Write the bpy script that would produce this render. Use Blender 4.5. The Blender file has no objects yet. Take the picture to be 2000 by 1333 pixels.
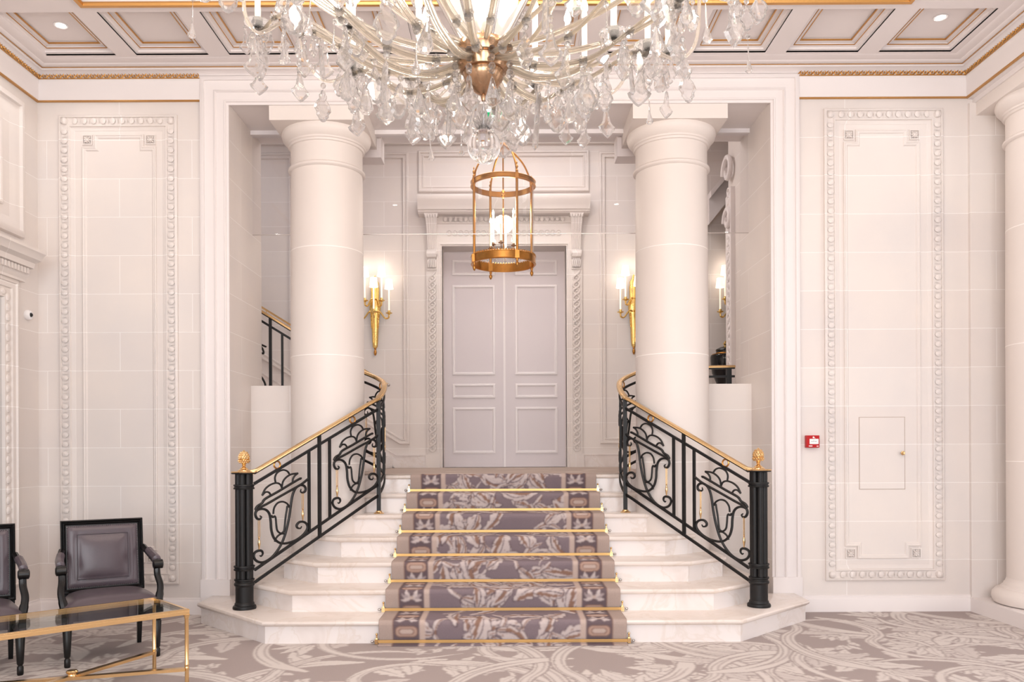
import bpy, bmesh, math, random
import numpy as np
from mathutils import Vector, Matrix
random.seed(7)
PI = math.pi
C = bpy.context.scene.collection
sc = bpy.context.scene

# ------------------------------------------------------------------ camera, world, lights, exposure
cam_d = bpy.data.cameras.new('camera'); cam = bpy.data.objects.new('camera', cam_d); C.objects.link(cam)
cam_d.sensor_width = 36; cam_d.lens = 28.8                       # 1600 px focal length on a 2000 px frame
cam_d.shift_x = .005; cam_d.shift_y = .1078
cam_d.clip_start = .05
cam.matrix_world = Matrix.Translation((0, 0, 1.38)) @ Matrix.Rotation(math.radians(.25), 4, 'Y') @ Matrix.Rotation(PI/2, 4, 'X')
sc.camera = cam
sc.view_settings.view_transform = 'Standard'; sc.view_settings.look = 'None'
sc.view_settings.gamma = 1; sc.view_settings.use_curve_mapping = False
sc.view_settings.exposure = -.54
w = bpy.data.worlds.new('world'); sc.world = w; w.use_nodes = True
w.node_tree.nodes['Background'].inputs[0].default_value = (.80, .86, 1, 1)
w.node_tree.nodes['Background'].inputs[1].default_value = .8
try:
    sc.cycles.max_bounces = 20; sc.cycles.diffuse_bounces = 5; sc.cycles.glossy_bounces = 4
    sc.cycles.transmission_bounces = 18; sc.cycles.transparent_max_bounces = 24
    sc.cycles.caustics_reflective = False; sc.cycles.caustics_refractive = False
    sc.cycles.sample_clamp_indirect = 4; sc.cycles.use_denoising = True
except Exception: pass

def light(kind, name, loc, power, col, size=.1, rot=(0, 0, 0), sy=None, spot=None, blend=.6):
    l = bpy.data.lights.new(name, kind); o = bpy.data.objects.new(name, l); C.objects.link(o)
    o.location = loc; o.rotation_euler = rot; l.energy = power; l.color = col
    if kind == 'AREA':
        l.size = size
        if sy: l.shape = 'RECTANGLE'; l.size_y = sy
    else: l.shadow_soft_size = size
    if spot: l.spot_size = spot; l.spot_blend = blend
    return o
WARM = (1, .85, .72); DAY = (.92, .96, 1); SOFT = (1, .95, .90)
# daylight through the three tall windows behind the camera
for x in (-2.6, 0, 2.6):
    light('AREA', 'window_daylight', (x, -3.38, 2.3), 235, DAY, 1.7, (-PI/2, 0, PI), 3.4)
# unseen fill lamps added to brighten jambs, landing and side flight; no openings there
light('AREA', 'aisle_fill', (7.15, 3.2, 2.2), 130, DAY, 4.5, (PI/2, 0, PI/2), 3.2)
light('AREA', 'hall_fill', (.2, 9.5, 5.62), 75, (1, .96, .95), 2.6, (0, 0, 0), 1.8)
light('AREA', 'stair_fill', (-4.2, 9.5, 5.62), 30, (.95, .95, 1), 1.6, (0, 0, 0), 1.6)

# ------------------------------------------------------------------ helpers
def lin(c):
    c = c/255.0
    return c/12.92 if c <= .04045 else ((c+.055)/1.055)**2.4
def rgb(r, g, b): return (lin(r), lin(g), lin(b), 1)
MATS = {}
def mat(name, col, rough=.5, metal=0, bump=0, bscale=40, var=0, trans=0, ior=1.45, emit=None, es=0, coat=0, vscale=3):
    m = bpy.data.materials.new(name); m.use_nodes = True; nt = m.node_tree; b = nt.nodes['Principled BSDF']
    b.inputs['Base Color'].default_value = col; b.inputs['Roughness'].default_value = rough
    b.inputs['Metallic'].default_value = metal; b.inputs['Transmission Weight'].default_value = trans
    b.inputs['IOR'].default_value = ior; b.inputs['Coat Weight'].default_value = coat
    if emit: b.inputs['Emission Color'].default_value = emit; b.inputs['Emission Strength'].default_value = es
    g = nt.nodes.new('ShaderNodeNewGeometry')
    if bump or var:
        n = nt.nodes.new('ShaderNodeTexNoise'); n.inputs['Scale'].default_value = bscale; n.inputs['Detail'].default_value = 4
        nt.links.new(g.outputs['Position'], n.inputs['Vector'])
        if bump:
            bp = nt.nodes.new('ShaderNodeBump'); bp.inputs['Strength'].default_value = bump; bp.inputs['Distance'].default_value = .01
            nt.links.new(n.outputs['Fac'], bp.inputs['Height']); nt.links.new(bp.outputs['Normal'], b.inputs['Normal'])
        if var:
            n2 = nt.nodes.new('ShaderNodeTexNoise'); n2.inputs['Scale'].default_value = vscale; n2.inputs['Detail'].default_value = 5
            nt.links.new(g.outputs['Position'], n2.inputs['Vector'])
            mx = nt.nodes.new('ShaderNodeMix'); mx.data_type = 'RGBA'
            mx.inputs['A'].default_value = tuple(c*(1-var) for c in col[:3])+(1,); mx.inputs['B'].default_value = tuple(min(1, c*(1+var)) for c in col[:3])+(1,)
            nt.links.new(n2.outputs['Fac'], mx.inputs['Factor']); nt.links.new(mx.outputs['Result'], b.inputs['Base Color'])
    MATS[name] = m
    return m
def stone(name, c1, c2, mortar, rough=.55, ring=False):
    m = bpy.data.materials.new(name); m.use_nodes = True; nt = m.node_tree; N = nt.nodes; L = nt.links; b = N['Principled BSDF']
    b.inputs['Roughness'].default_value = rough
    g = N.new('ShaderNodeNewGeometry'); s = N.new('ShaderNodeSeparateXYZ'); L.new(g.outputs['Position'], s.inputs[0])
    ad = N.new('ShaderNodeMath'); ad.operation = 'ADD'; L.new(s.outputs[0], ad.inputs[0]); L.new(s.outputs[1], ad.inputs[1])
    sb = N.new('ShaderNodeMath'); sb.operation = 'SUBTRACT'; L.new(s.outputs[2], sb.inputs[0]); sb.inputs[1].default_value = .1115 - .3285*10
    ad2 = N.new('ShaderNodeMath'); ad2.operation = 'ADD'; L.new(ad.outputs[0], ad2.inputs[0]); ad2.inputs[1].default_value = 40.32
    cb = N.new('ShaderNodeCombineXYZ'); L.new(ad2.outputs[0], cb.inputs[0]); L.new(sb.outputs[0], cb.inputs[1])
    br = N.new('ShaderNodeTexBrick'); br.inputs['Scale'].default_value = 1; br.inputs['Brick Width'].default_value = 1.24
    br.inputs['Row Height'].default_value = .3285; br.inputs['Mortar Size'].default_value = .0028; br.inputs['Mortar Smooth'].default_value = .2
    br.inputs['Color1'].default_value = c1; br.inputs['Color2'].default_value = c2; br.inputs['Mortar'].default_value = mortar
    L.new(cb.outputs[0], br.inputs['Vector'])
    n = N.new('ShaderNodeTexNoise'); n.inputs['Scale'].default_value = 2.2; n.inputs['Detail'].default_value = 6; L.new(g.outputs['Position'], n.inputs['Vector'])
    cr = N.new('ShaderNodeValToRGB'); cr.color_ramp.elements[0].position = .3; cr.color_ramp.elements[1].position = .75
    cr.color_ramp.elements[0].color = (.93, .93, .94, 1); cr.color_ramp.elements[1].color = (1, .985, .97, 1); L.new(n.outputs['Fac'], cr.inputs[0])
    mx = N.new('ShaderNodeMix'); mx.data_type = 'RGBA'; mx.blend_type = 'MULTIPLY'; mx.inputs['Factor'].default_value = 1
    L.new(br.outputs['Color'], mx.inputs['A']); L.new(cr.outputs[0], mx.inputs['B']); L.new(mx.outputs['Result'], b.inputs['Base Color'])
    bp = N.new('ShaderNodeBump'); bp.inputs['Strength'].default_value = .25; bp.inputs['Distance'].default_value = .004; bp.invert = True
    L.new(br.outputs['Fac'], bp.inputs['Height']); L.new(bp.outputs['Normal'], b.inputs['Normal'])
    MATS[name] = m; return m
def marble(name, tint=(.965, .945, .95)):
    m = bpy.data.materials.new(name); m.use_nodes = True; nt = m.node_tree; N = nt.nodes; L = nt.links; b = N['Principled BSDF']
    b.inputs['Roughness'].default_value = .16
    g = N.new('ShaderNodeNewGeometry')
    n = N.new('ShaderNodeTexNoise'); n.inputs['Scale'].default_value = 2.6; n.inputs['Detail'].default_value = 8; n.inputs['Distortion'].default_value = 1.4
    L.new(g.outputs['Position'], n.inputs['Vector'])
    cr = N.new('ShaderNodeValToRGB'); e = cr.color_ramp.elements; e[0].position = .30; e[0].color = rgb(224, 216, 210); e[1].position = .62; e[1].color = rgb(236, 231, 228)
    x = e.new(.46); x.color = rgb(234, 228, 224); x = e.new(.49); x.color = rgb(228, 220, 213); x = e.new(.52); x.color = rgb(235, 230, 226)
    L.new(n.outputs['Fac'], cr.inputs[0])
    tn = N.new('ShaderNodeMix'); tn.data_type = 'RGBA'; tn.blend_type = 'MULTIPLY'; tn.inputs['Factor'].default_value = 1; tn.inputs['B'].default_value = (*tint, 1)
    L.new(cr.outputs[0], tn.inputs['A']); L.new(tn.outputs['Result'], b.inputs['Base Color']); MATS[name] = m; return m
def attr_mat(name, rough=.95, bump=.4):
    m = bpy.data.materials.new(name); m.use_nodes = True; nt = m.node_tree; N = nt.nodes; L = nt.links; b = N['Principled BSDF']
    b.inputs['Roughness'].default_value = rough; b.inputs['Specular IOR Level'].default_value = .15
    a = N.new('ShaderNodeAttribute'); a.attribute_name = 'Col'
    g = N.new('ShaderNodeNewGeometry')
    n = N.new('ShaderNodeTexNoise'); n.inputs['Scale'].default_value = 220; n.inputs['Detail'].default_value = 2; L.new(g.outputs['Position'], n.inputs['Vector'])
    mr = N.new('ShaderNodeMapRange'); mr.inputs['To Min'].default_value = .86; mr.inputs['To Max'].default_value = 1.1; L.new(n.outputs['Fac'], mr.inputs['Value'])
    mx = N.new('ShaderNodeVectorMath'); mx.operation = 'SCALE'; L.new(a.outputs['Color'], mx.inputs[0]); L.new(mr.outputs[0], mx.inputs['Scale'])
    L.new(mx.outputs[0], b.inputs['Base Color'])
    bp = N.new('ShaderNodeBump'); bp.inputs['Strength'].default_value = bump; bp.inputs['Distance'].default_value = .003
    L.new(n.outputs['Fac'], bp.inputs['Height']); L.new(bp.outputs['Normal'], b.inputs['Normal']); MATS[name] = m; return m
def pane(name, tint=(1, 1, 1, 1), refl=1.5):
    m = bpy.data.materials.new(name); m.use_nodes = True; nt = m.node_tree; N = nt.nodes; L = nt.links
    for x in list(N):
        if x.type == 'BSDF_PRINCIPLED': N.remove(x)
    out = [x for x in N if x.type == 'OUTPUT_MATERIAL'][0]
    t = N.new('ShaderNodeBsdfTransparent'); t.inputs[0].default_value = tint; gl = N.new('ShaderNodeBsdfGlossy'); gl.inputs['Roughness'].default_value = .01
    lw = N.new('ShaderNodeLayerWeight'); lw.inputs['Blend'].default_value = .5
    pw = N.new('ShaderNodeMath'); pw.operation = 'POWER'; L.new(lw.outputs['Facing'], pw.inputs[0]); pw.inputs[1].default_value = 5
    f = N.new('ShaderNodeMapRange'); f.inputs['To Min'].default_value = ((refl-1)/(refl+1))**2; f.inputs['To Max'].default_value = .9; L.new(pw.outputs[0], f.inputs['Value'])
    mx = N.new('ShaderNodeMixShader')
    L.new(f.outputs[0], mx.inputs[0]); L.new(t.outputs[0], mx.inputs[1]); L.new(gl.outputs[0], mx.inputs[2]); L.new(mx.outputs[0], out.inputs['Surface'])
    MATS[name] = m; return m
def crystal_mat(name, tint, ft=.3, fd=.24):
    m = bpy.data.materials.new(name); m.use_nodes = True; nt = m.node_tree; N = nt.nodes; L = nt.links
    for x in list(N):
        if x.type == 'BSDF_PRINCIPLED': N.remove(x)
    out = [x for x in N if x.type == 'OUTPUT_MATERIAL'][0]
    g = N.new('ShaderNodeBsdfGlass'); g.inputs['Color'].default_value = tint; g.inputs['IOR'].default_value = 1.5; g.inputs['Roughness'].default_value = 0
    t = N.new('ShaderNodeBsdfTransparent'); t.inputs[0].default_value = tint
    d = N.new('ShaderNodeBsdfTranslucent'); d.inputs[0].default_value = tint
    m1 = N.new('ShaderNodeMixShader'); m1.inputs[0].default_value = ft; L.new(g.outputs[0], m1.inputs[1]); L.new(t.outputs[0], m1.inputs[2])
    m2 = N.new('ShaderNodeMixShader'); m2.inputs[0].default_value = fd; L.new(m1.outputs[0], m2.inputs[1]); L.new(d.outputs[0], m2.inputs[2])
    L.new(m2.outputs[0], out.inputs['Surface']); MATS[name] = m; return m

LIME = stone('limestone', rgb(223, 215, 210), rgb(227, 220, 215), rgb(243, 239, 236))
COLM = mat('column_limestone', rgb(226, 217, 211), .5, var=.03, vscale=2.5)
JOINT = mat('joint_mortar', rgb(246, 240, 235), .6)
PLAST = mat('painted_plaster', rgb(228, 221, 219), .5, var=.015)
CEILM = mat('ceiling_paint', rgb(224, 216, 214), .5, var=.015)
GOLDP = mat('gilt_paint', rgb(196, 146, 84), .35, .75, bump=.15, bscale=60)
LINE = mat('dull_gold_line', rgb(178, 160, 146), .5)
MARB = marble('white_marble')
MARBT = marble('polished_tread_marble', (.955, .90, .86))
BRASS = mat('polished_brass', rgb(236, 200, 146), .2, 1)
SATIN = mat('satin_brass', rgb(214, 172, 112), .38, 1)
OLDB = mat('aged_brass', rgb(196, 140, 74), .28, 1, var=.25, vscale=20)
GILT = mat('gilded_bronze', rgb(242, 206, 128), .25, 1, bump=.2, bscale=90)
BOWLM = mat('tarnished_brass', rgb(176, 142, 112), .25, 1, var=.3, vscale=14)
STEEL = mat('nickel_metal', rgb(190, 184, 180), .25, 1)
IRON = mat('black_iron', rgb(9, 8, 9), .5, 0, bump=.05, bscale=80)
DOORM = mat('door_paint', rgb(207, 199, 201), .45, var=.01)
DOORT = mat('door_trim_paint', rgb(228, 222, 222), .4)
CARP = attr_mat('patterned_carpet'); RUNM = attr_mat('runner_carpet')
LEATH = mat('taupe_leather', rgb(84, 74, 80), .3, 0, bump=.06, bscale=150, var=.04)
WOODB = mat('black_lacquered_wood', rgb(6, 5, 6), .34, 0)
NAILM = mat('nail_head_metal', rgb(110, 100, 100), .3, 1)
GLASS = pane('clear_glass', (.98, .985, .98, 1), 1.45)
TGLASS = pane('table_glass', (.90, .93, .92, 1), 1.6)
SGLASS = pane('screen_glass', (.955, .95, .955, 1), 1.35)
CRYS = crystal_mat('cut_crystal', (1, 1, 1, 1), .22, .13)
CRYF = crystal_mat('crystal_flat_facet', (1, 1, 1, 1), .68, .03)
ROPE = crystal_mat('amber_tinted_glass', (1, .975, .93, 1), .3, .2)
GLOBE = mat('solid_crystal', (1, 1, 1, 1), 0, 0, trans=1, ior=1.45)
CANDLE = mat('candle_sleeve', rgb(250, 244, 232), .5, emit=rgb(255, 236, 206), es=.8)
BULB = mat('lit_bulb', (1, 1, 1, 1), .5, emit=(1, .86, .68, 1), es=30)
SHADE = mat('fabric_lamp_shade', rgb(250, 240, 225), .8, emit=(1, .92, .80, 1), es=1.1)
FROST = mat('frosted_glass_shell', rgb(250, 244, 236), .35, trans=.5, emit=(1, .93, .84, 1), es=.2)
WHITEP = mat('white_plastic', rgb(238, 236, 236), .35)
BLACKP = mat('black_plastic', rgb(18, 18, 20), .3)
REDP = mat('red_plastic', rgb(176, 12, 20), .35)
GREENE = mat('green_sign_face', rgb(0, 150, 95), .4, emit=rgb(0, 160, 100), es=.5)
WHITEE = mat('white_sign_edge', (1, 1, 1, 1), .4, emit=(.85, 1, .97, 1), es=1.4)
PORC = mat('black_porcelain', rgb(8, 8, 12), .12, 0)
MIRR = mat('mirror_glass', rgb(225, 225, 225), .01, 1)
SPOTE = mat('lamp_lens', (1, 1, 1, 1), .4, emit=(1, .97, .92, 1), es=14)

class MB:
    def __init__(s): s.v = []; s.f = []
    def add(s, vs, fs):
        o = len(s.v); s.v += [tuple(v) for v in vs]; s.f += [tuple(i+o for i in f) for f in fs]; return s
    def box(s, x0, x1, y0, y1, z0, z1):
        return s.add([(x0,y0,z0),(x1,y0,z0),(x1,y1,z0),(x0,y1,z0),(x0,y0,z1),(x1,y0,z1),(x1,y1,z1),(x0,y1,z1)],
                     [(0,3,2,1),(4,5,6,7),(0,1,5,4),(1,2,6,5),(2,3,7,6),(3,0,4,7)])
    def prism(s, poly, a, b, fn=lambda x, y, z: (x, y, z)):
        n = len(poly)
        return s.add([fn(x, y, a) for x, y in poly]+[fn(x, y, b) for x, y in poly],
                     [tuple(range(n-1, -1, -1)), tuple(range(n, 2*n))]+[(i, (i+1) % n, n+(i+1) % n, n+i) for i in range(n)])
    def lathe(s, prof, c=(0, 0, 0), seg=24, M=None, sx=1, sy=1, cap=True):
        vs = []; n = len(prof)
        for k in range(seg):
            a = 2*PI*k/seg
            for r, z in prof:
                p = Vector((r*math.cos(a)*sx, r*math.sin(a)*sy, z))
                if M is not None: p = M @ p
                vs.append((p[0]+c[0], p[1]+c[1], p[2]+c[2]))
        fs = []
        for k in range(seg):
            k2 = (k+1) % seg
            for i in range(n-1): fs.append((k*n+i, k2*n+i, k2*n+i+1, k*n+i+1))
        cap = cap and prof[0] != prof[-1]
        if cap and prof[0][0] > 1e-6: fs.append(tuple(k*n for k in range(seg-1, -1, -1)))
        if cap and prof[-1][0] > 1e-6: fs.append(tuple(k*n+n-1 for k in range(seg)))
        return s.add(vs, fs)
    def ball(s, c, r, seg=10, rings=6, sc3=(1, 1, 1), M=None):
        pr = [(max(1e-7, math.sin(PI*i/rings))*r, -math.cos(PI*i/rings)*r*sc3[2]) for i in range(rings+1)]
        pr[0] = (1e-7, pr[0][1]); pr[-1] = (1e-7, pr[-1][1])
        return s.lathe(pr, c, seg, M, sc3[0], sc3[1])
    def tube(s, pts, r, seg=8, prof=None, closed=False, up=None, caps=True):
        P = [Vector(p) for p in pts]; n = len(P)
        if prof is None: prof = [(math.cos(2*PI*k/seg), math.sin(2*PI*k/seg)) for k in range(seg)]
        m = len(prof); rr = r if isinstance(r, (list, tuple)) else [r]*n
        T = []
        for i in range(n):
            a = P[i-1] if (i > 0 or closed) else P[i]; b = P[(i+1) % n] if (i < n-1 or closed) else P[i]
            T.append((b-a).normalized())
        u = Vector(up) if up else (Vector((0, 0, 1)) if abs(T[0].z) < .9 else Vector((1, 0, 0)))
        vs = []
        for i in range(n):
            if up: u = Vector(up)
            side = T[i].cross(u)
            if side.length < 1e-6: side = T[i].cross(Vector((1, .1, 0)))
            side.normalize(); nu = side.cross(T[i]).normalized()
            if not up: u = nu
            for a, b in prof: vs.append(P[i]+side*a*rr[i]+nu*b*rr[i])
        fs = []
        for i in range(n if closed else n-1):
            j = (i+1) % n
            for k in range(m): fs.append((i*m+k, i*m+(k+1) % m, j*m+(k+1) % m, j*m+k))
        if caps and not closed: fs += [tuple(range(m-1, -1, -1)), tuple((n-1)*m+k for k in range(m))]
        return s.add(vs, fs)
    def bar(s, pts, w, h, up=(0, 0, 1), closed=False):
        return s.tube(pts, 1, prof=[(-w/2, -h/2), (w/2, -h/2), (w/2, h/2), (-w/2, h/2)], up=up, closed=closed)
    def sweep(s, path, prof, closed=True, fn=lambda x, y, z: (x, y, z), ccw=True):
        """path 2D, prof [(inset to the left, height)], mitred corners; closed profile loop"""
        n = len(path); m = len(prof); vs = []
        for i in range(n):
            p = Vector(path[i])
            a = Vector(path[i-1]) if (i > 0 or closed) else None; b = Vector(path[(i+1) % n]) if (i < n-1 or closed) else None
            d1 = (p-a).normalized() if a is not None else (b-p).normalized(); d2 = (b-p).normalized() if b is not None else d1
            n1 = Vector((-d1.y, d1.x)); n2 = Vector((-d2.y, d2.x)); mt = n1+n2
            mt = mt/(mt.length_squared/2) if mt.length > 1e-6 else n1
            for o, h in prof: q = p+mt*o; vs.append(fn(q.x, q.y, h))
        fs = []
        for i in range(n if closed else n-1):
            j = (i+1) % n
            for k in range(m): fs.append((i*m+k, j*m+k, j*m+(k+1) % m, i*m+(k+1) % m))
        if not closed: fs += [tuple(range(m)), tuple((n-1)*m+k for k in range(m-1, -1, -1))]
        return s.add(vs, fs)
    def join(s, o, M=None):
        return s.add([M @ Vector(v) for v in o.v] if M is not None else o.v, o.f)
    def build(s, name, m, parent=None, angle=35, world=False):
        me = bpy.data.meshes.new(name); vs = s.v
        if world and parent is not None:
            l = parent.location; vs = [(v[0]-l.x, v[1]-l.y, v[2]-l.z) for v in vs]
        me.from_pydata(vs, [], s.f); me.update()
        bm = bmesh.new(); bm.from_mesh(me); bmesh.ops.recalc_face_normals(bm, faces=bm.faces); bm.to_mesh(me); bm.free()
        me.materials.append(m)
        if angle: me.shade_smooth(); me.set_sharp_from_angle(angle=math.radians(angle))
        o = bpy.data.objects.new(name, me); C.objects.link(o); o.parent = parent
        return o
def thing(name, label, cat, loc=(0, 0, 0), rz=0, group=None):
    o = bpy.data.objects.new(name, None); C.objects.link(o); o.location = loc; o.rotation_euler = (0, 0, rz)
    o.empty_display_size = .1; o['label'] = label; o['category'] = cat
    if group: o['group'] = group
    return o
def tag(o, label, cat, group=None):
    o['label'] = label; o['category'] = cat
    if group: o['group'] = group
    return o
def struct(o): o['kind'] = 'structure'; return o
def kids(o): return [c for c in bpy.data.objects if c.parent == o]
def dup(root, loc, rz=None, label=None):
    r = root.copy(); C.objects.link(r); r.location = loc
    if rz is not None: r.rotation_euler = (0, 0, rz)
    if label: r['label'] = label
    for ch in kids(root):
        c = ch.copy(); C.objects.link(c); c.parent = r
        for g in kids(ch):
            d = g.copy(); C.objects.link(d); d.parent = c
    return r
def spline(pts, k=6):
    P = [np.array(p, float) for p in pts]; P = [2*P[0]-P[1]]+P+[2*P[-1]-P[-2]]; out = []
    for i in range(1, len(P)-2):
        for j in range(k):
            t = j/k; a, b, c, d = P[i-1:i+3]
            out.append(.5*((2*b)+(-a+c)*t+(2*a-5*b+4*c-d)*t*t+(-a+3*b-3*c+d)*t**3))
    out.append(P[-2]); return [tuple(p) for p in out]
XZ = lambda Y, s=-1: (lambda x, z, h: (x, Y+s*h, z))              # a wall facing the camera, height = projection
YZ = lambda X, s=1: (lambda y, z, h: (X+s*h, y, z))
def rect(x0, x1, z0, z1): return [(x0, z0), (x1, z0), (x1, z1), (x0, z1)]   # ccw: insets go inwards
AX = -.035; T = 4.95; FY = 7.0

# ------------------------------------------------------------------ carpet pattern rasteriser
class Canvas:
    def __init__(s, x0, x1, y0, y1, d, bg=0):
        s.x0, s.y0, s.d = x0, y0, d; s.nx = int(round((x1-x0)/d))+1; s.ny = int(round((y1-y0)/d))+1
        s.a = np.full((s.ny, s.nx), bg, np.uint8)
    def poly(s, P, val):
        P = np.asarray(P, float); X = (P[:, 0]-s.x0)/s.d; Y = (P[:, 1]-s.y0)/s.d
        i0, i1 = max(0, int(X.min())), min(s.nx, int(X.max())+2); j0, j1 = max(0, int(Y.min())), min(s.ny, int(Y.max())+2)
        if i0 >= i1 or j0 >= j1: return
        gx, gy = np.meshgrid(np.arange(i0, i1), np.arange(j0, j1)); inn = np.zeros(gx.shape, bool); n = len(P)
        for i in range(n):
            x1, y1, x2, y2 = X[i], Y[i], X[(i+1) % n], Y[(i+1) % n]
            if y1 == y2: continue
            c = ((y1 > gy) != (y2 > gy)) & (gx < (x2-x1)*(gy-y1)/(y2-y1)+x1); inn ^= c
        s.a[j0:j1, i0:i1][inn] = val
def multi(cs, P, val):
    for c in cs: c.poly(P, val)
def stroke(cs, pts, w0, w1, val, k=5):
    S = np.array(spline(pts, k)); n = len(S)
    for i in range(n-1):                                            # quads: safe for tight curls
        a, b = S[i], S[i+1]; d = b-a; L = np.hypot(*d)
        if L < 1e-9: continue
        nn = np.array([-d[1], d[0]])/L; e = d/L*.25*w0
        wa, wb = [(w0+(w1-w0)*j/(n-1))*min(1, .25+j/(n*.14))*min(1, .15+(n-1-j)/(n*.14)) for j in (i, i+1)]
        multi(cs, [a-e+nn*wa/2, b+e+nn*wb/2, b+e-nn*wb/2, a-e-nn*wa/2], val)
OUT = [None]
def leaf(cs, x, y, ang, L, W, val, bend=.3, lobes=3, vein=None, shade=None):
    def side(sg, k=1., off=0):
        out = []
        for i in range(25):
            t = i/24; wv = W*k*math.sin(PI*min(1, t**.75))**.8*(1-.42*((t*lobes+off) % 1.0)**1.5)
            out.append((t, sg*wv/2))
        return out
    def tr(t, o):
        a = ang+bend*t; cx = x+L*t*math.cos(ang+bend*t/2); cy = y+L*t*math.sin(ang+bend*t/2)
        return (cx-o*math.sin(a), cy+o*math.cos(a))
    P = [tr(t, o) for t, o in side(1)]+[tr(t, o) for t, o in reversed(side(-1, 1, .4))]
    if OUT[0] is not None: multi(cs, [tr(t*1.04-.02, o*1.0+math.copysign(OUT[0][1], o)) for t, o in side(1)+side(-1, 1, .4)[::-1]], OUT[0][0])
    multi(cs, P, val)
    if shade is not None:
        multi(cs, [tr(t, o*.9) for t, o in side(1)]+[tr(t, 0) for t in np.linspace(1, 0, 12)], shade)
    if vein is not None:
        stroke(cs, [tr(t, 0) for t in np.linspace(.05, .85, 5)], W*.09, W*.03, vein, 3)
def carpet_obj(name, grids, pal, m, fn=None, parent=None, soft=1):
    V = []; F = []; Cc = []; off = 0
    for c in grids:
        xs = c.x0+np.arange(c.nx)*c.d; ys = c.y0+np.arange(c.ny)*c.d; gx, gy = np.meshgrid(xs, ys)
        if fn is None: v = np.stack([gx, gy, np.zeros_like(gx)], -1).reshape(-1, 3)
        else: yy, zz = fn(ys); v = np.stack([gx, np.repeat(yy[:, None], c.nx, 1), np.repeat(zz[:, None], c.nx, 1)], -1).reshape(-1, 3)
        idx = np.arange(c.nx*c.ny).reshape(c.ny, c.nx)+off
        F.append(np.stack([idx[:-1, :-1], idx[:-1, 1:], idx[1:, 1:], idx[1:, :-1]], -1).reshape(-1, 4)); V.append(v)
        cg = pal[c.a].copy()
        for _ in range(soft):
            pd = np.pad(cg, ((1, 1), (1, 1), (0, 0)), mode='edge'); cg = (pd[:-2, 1:-1]+pd[2:, 1:-1]+pd[1:-1, :-2]+pd[1:-1, 2:]+2*cg)/6
        Cc.append(cg.reshape(-1, 4)); off += c.nx*c.ny
    V = np.concatenate(V).astype(np.float32); F = np.concatenate(F).astype(np.int32); Cc = np.concatenate(Cc).astype(np.float32)
    me = bpy.data.meshes.new(name); me.vertices.add(len(V)); me.vertices.foreach_set('co', V.ravel())
    me.loops.add(F.size); me.loops.foreach_set('vertex_index', F.ravel()); me.polygons.add(len(F))
    me.polygons.foreach_set('loop_start', np.arange(len(F), dtype=np.int32)*4); me.update(calc_edges=True)
    at = me.color_attributes.new('Col', 'FLOAT_COLOR', 'POINT'); at.data.foreach_set('color', Cc.ravel())
    me.materials.append(m); me.validate(); me.shade_smooth()
    o = bpy.data.objects.new(name, me); C.objects.link(o); o.parent = parent; return o
PAL = np.array([rgb(166, 154, 151), rgb(212, 204, 199), rgb(184, 173, 170), rgb(152, 140, 138), rgb(202, 193, 189)])
cs = [Canvas(-4.02, 7.2, 3.8, 7.0, .008), Canvas(-4.02, 7.2, -3.5, 3.8, .03)]
R = random.Random(11); OUT[0] = (0, .009); TOP = []
def sprig(x, y, a, L, n=4, val=1):
    pts = [(x, y)]; aa = a
    for i in range(4): aa += R.uniform(-.4, .4); pts.append((pts[-1][0]+L/4*math.cos(aa), pts[-1][1]+L/4*math.sin(aa)))
    stroke(cs, pts, .034, .014, val)
    for i in range(1, 5):
        for sgn in ((1,) if i % 2 else (-1,)):
            leaf(cs, *pts[i], aa+sgn*R.uniform(.5, 1.1), R.uniform(.10, .2), R.uniform(.06, .1), val, R.uniform(-.5, .5), 2, 2)
    for sg in (-.7, 0, .7): leaf(cs, *pts[-1], aa+sg, .13, .06, val, .2, 2)
for gx in np.arange(-4.4, 7.4, .80):
    for gy in np.arange(-3.4, 7.6, .66):
        x, y = gx+R.uniform(-.3, .3), gy+R.uniform(-.3, .3); a = R.uniform(0, 2*PI); cv = R.choice((-1, 1))*R.uniform(.5, .95)
        pts = [(x, y)]; aa = a
        for i in range(7):
            aa += cv*(.55 if i < 4 else -.75); pts.append((pts[-1][0]+.24*math.cos(aa), pts[-1][1]+.24*math.sin(aa)))
        TOP.append(pts)
        for i in (1, 3, 5, 6):
            px, py = pts[i]; ta = math.atan2(pts[i+1][1]-py, pts[i+1][0]-px)
            for q in range(2):
                sg = R.choice((-1, 1)); leaf(cs, px, py, ta+sg*(.5+.45*q), R.uniform(.26, .44), R.uniform(.12, .20), R.choice((1, 1, 4)), sg*R.uniform(.2, .9), R.choice((3, 4)), R.choice((2, 0)))
        px, py = pts[-1]
        for q in range(-2, 3): leaf(cs, px, py, aa+q*.42, .3, .1, 1, .25*q, 3, 2)
        sprig(*pts[2], a+cv*2.2, .5); sprig(*pts[4], a-cv, .45)
for i, gx in enumerate(np.arange(-4.2, 7.2, .95)):                    # long sweeping boughs over the leaves
    for gy in (-2.6, -.9, .8, 2.5, 4.2, 5.3, 6.3):
        a = R.uniform(-.5, .5)+(PI if i % 2 else 0); x, y = gx+R.uniform(-.3, .3), gy+R.uniform(-.3, .3); P = [(x, y)]; cv = R.choice((-1, 1))
        for q in range(9): a += cv*(.34 if q < 5 else -.42); P.append((P[-1][0]+.27*math.cos(a), P[-1][1]+.27*math.sin(a)))
        TOP.append(P)
for P in TOP:
    stroke(cs, P, .155, .06, 0, 8); stroke(cs, P, .125, .035, 1, 8); stroke(cs, [(px+.022, py+.012) for px, py in P[1:-1]], .018, .008, 2, 6); stroke(cs, [(px-.028, py-.012) for px, py in P[1:-2]], .012, .006, 0, 6)
OUT[0] = None
struct(carpet_obj('floor', cs, PAL, CARP))

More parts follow.
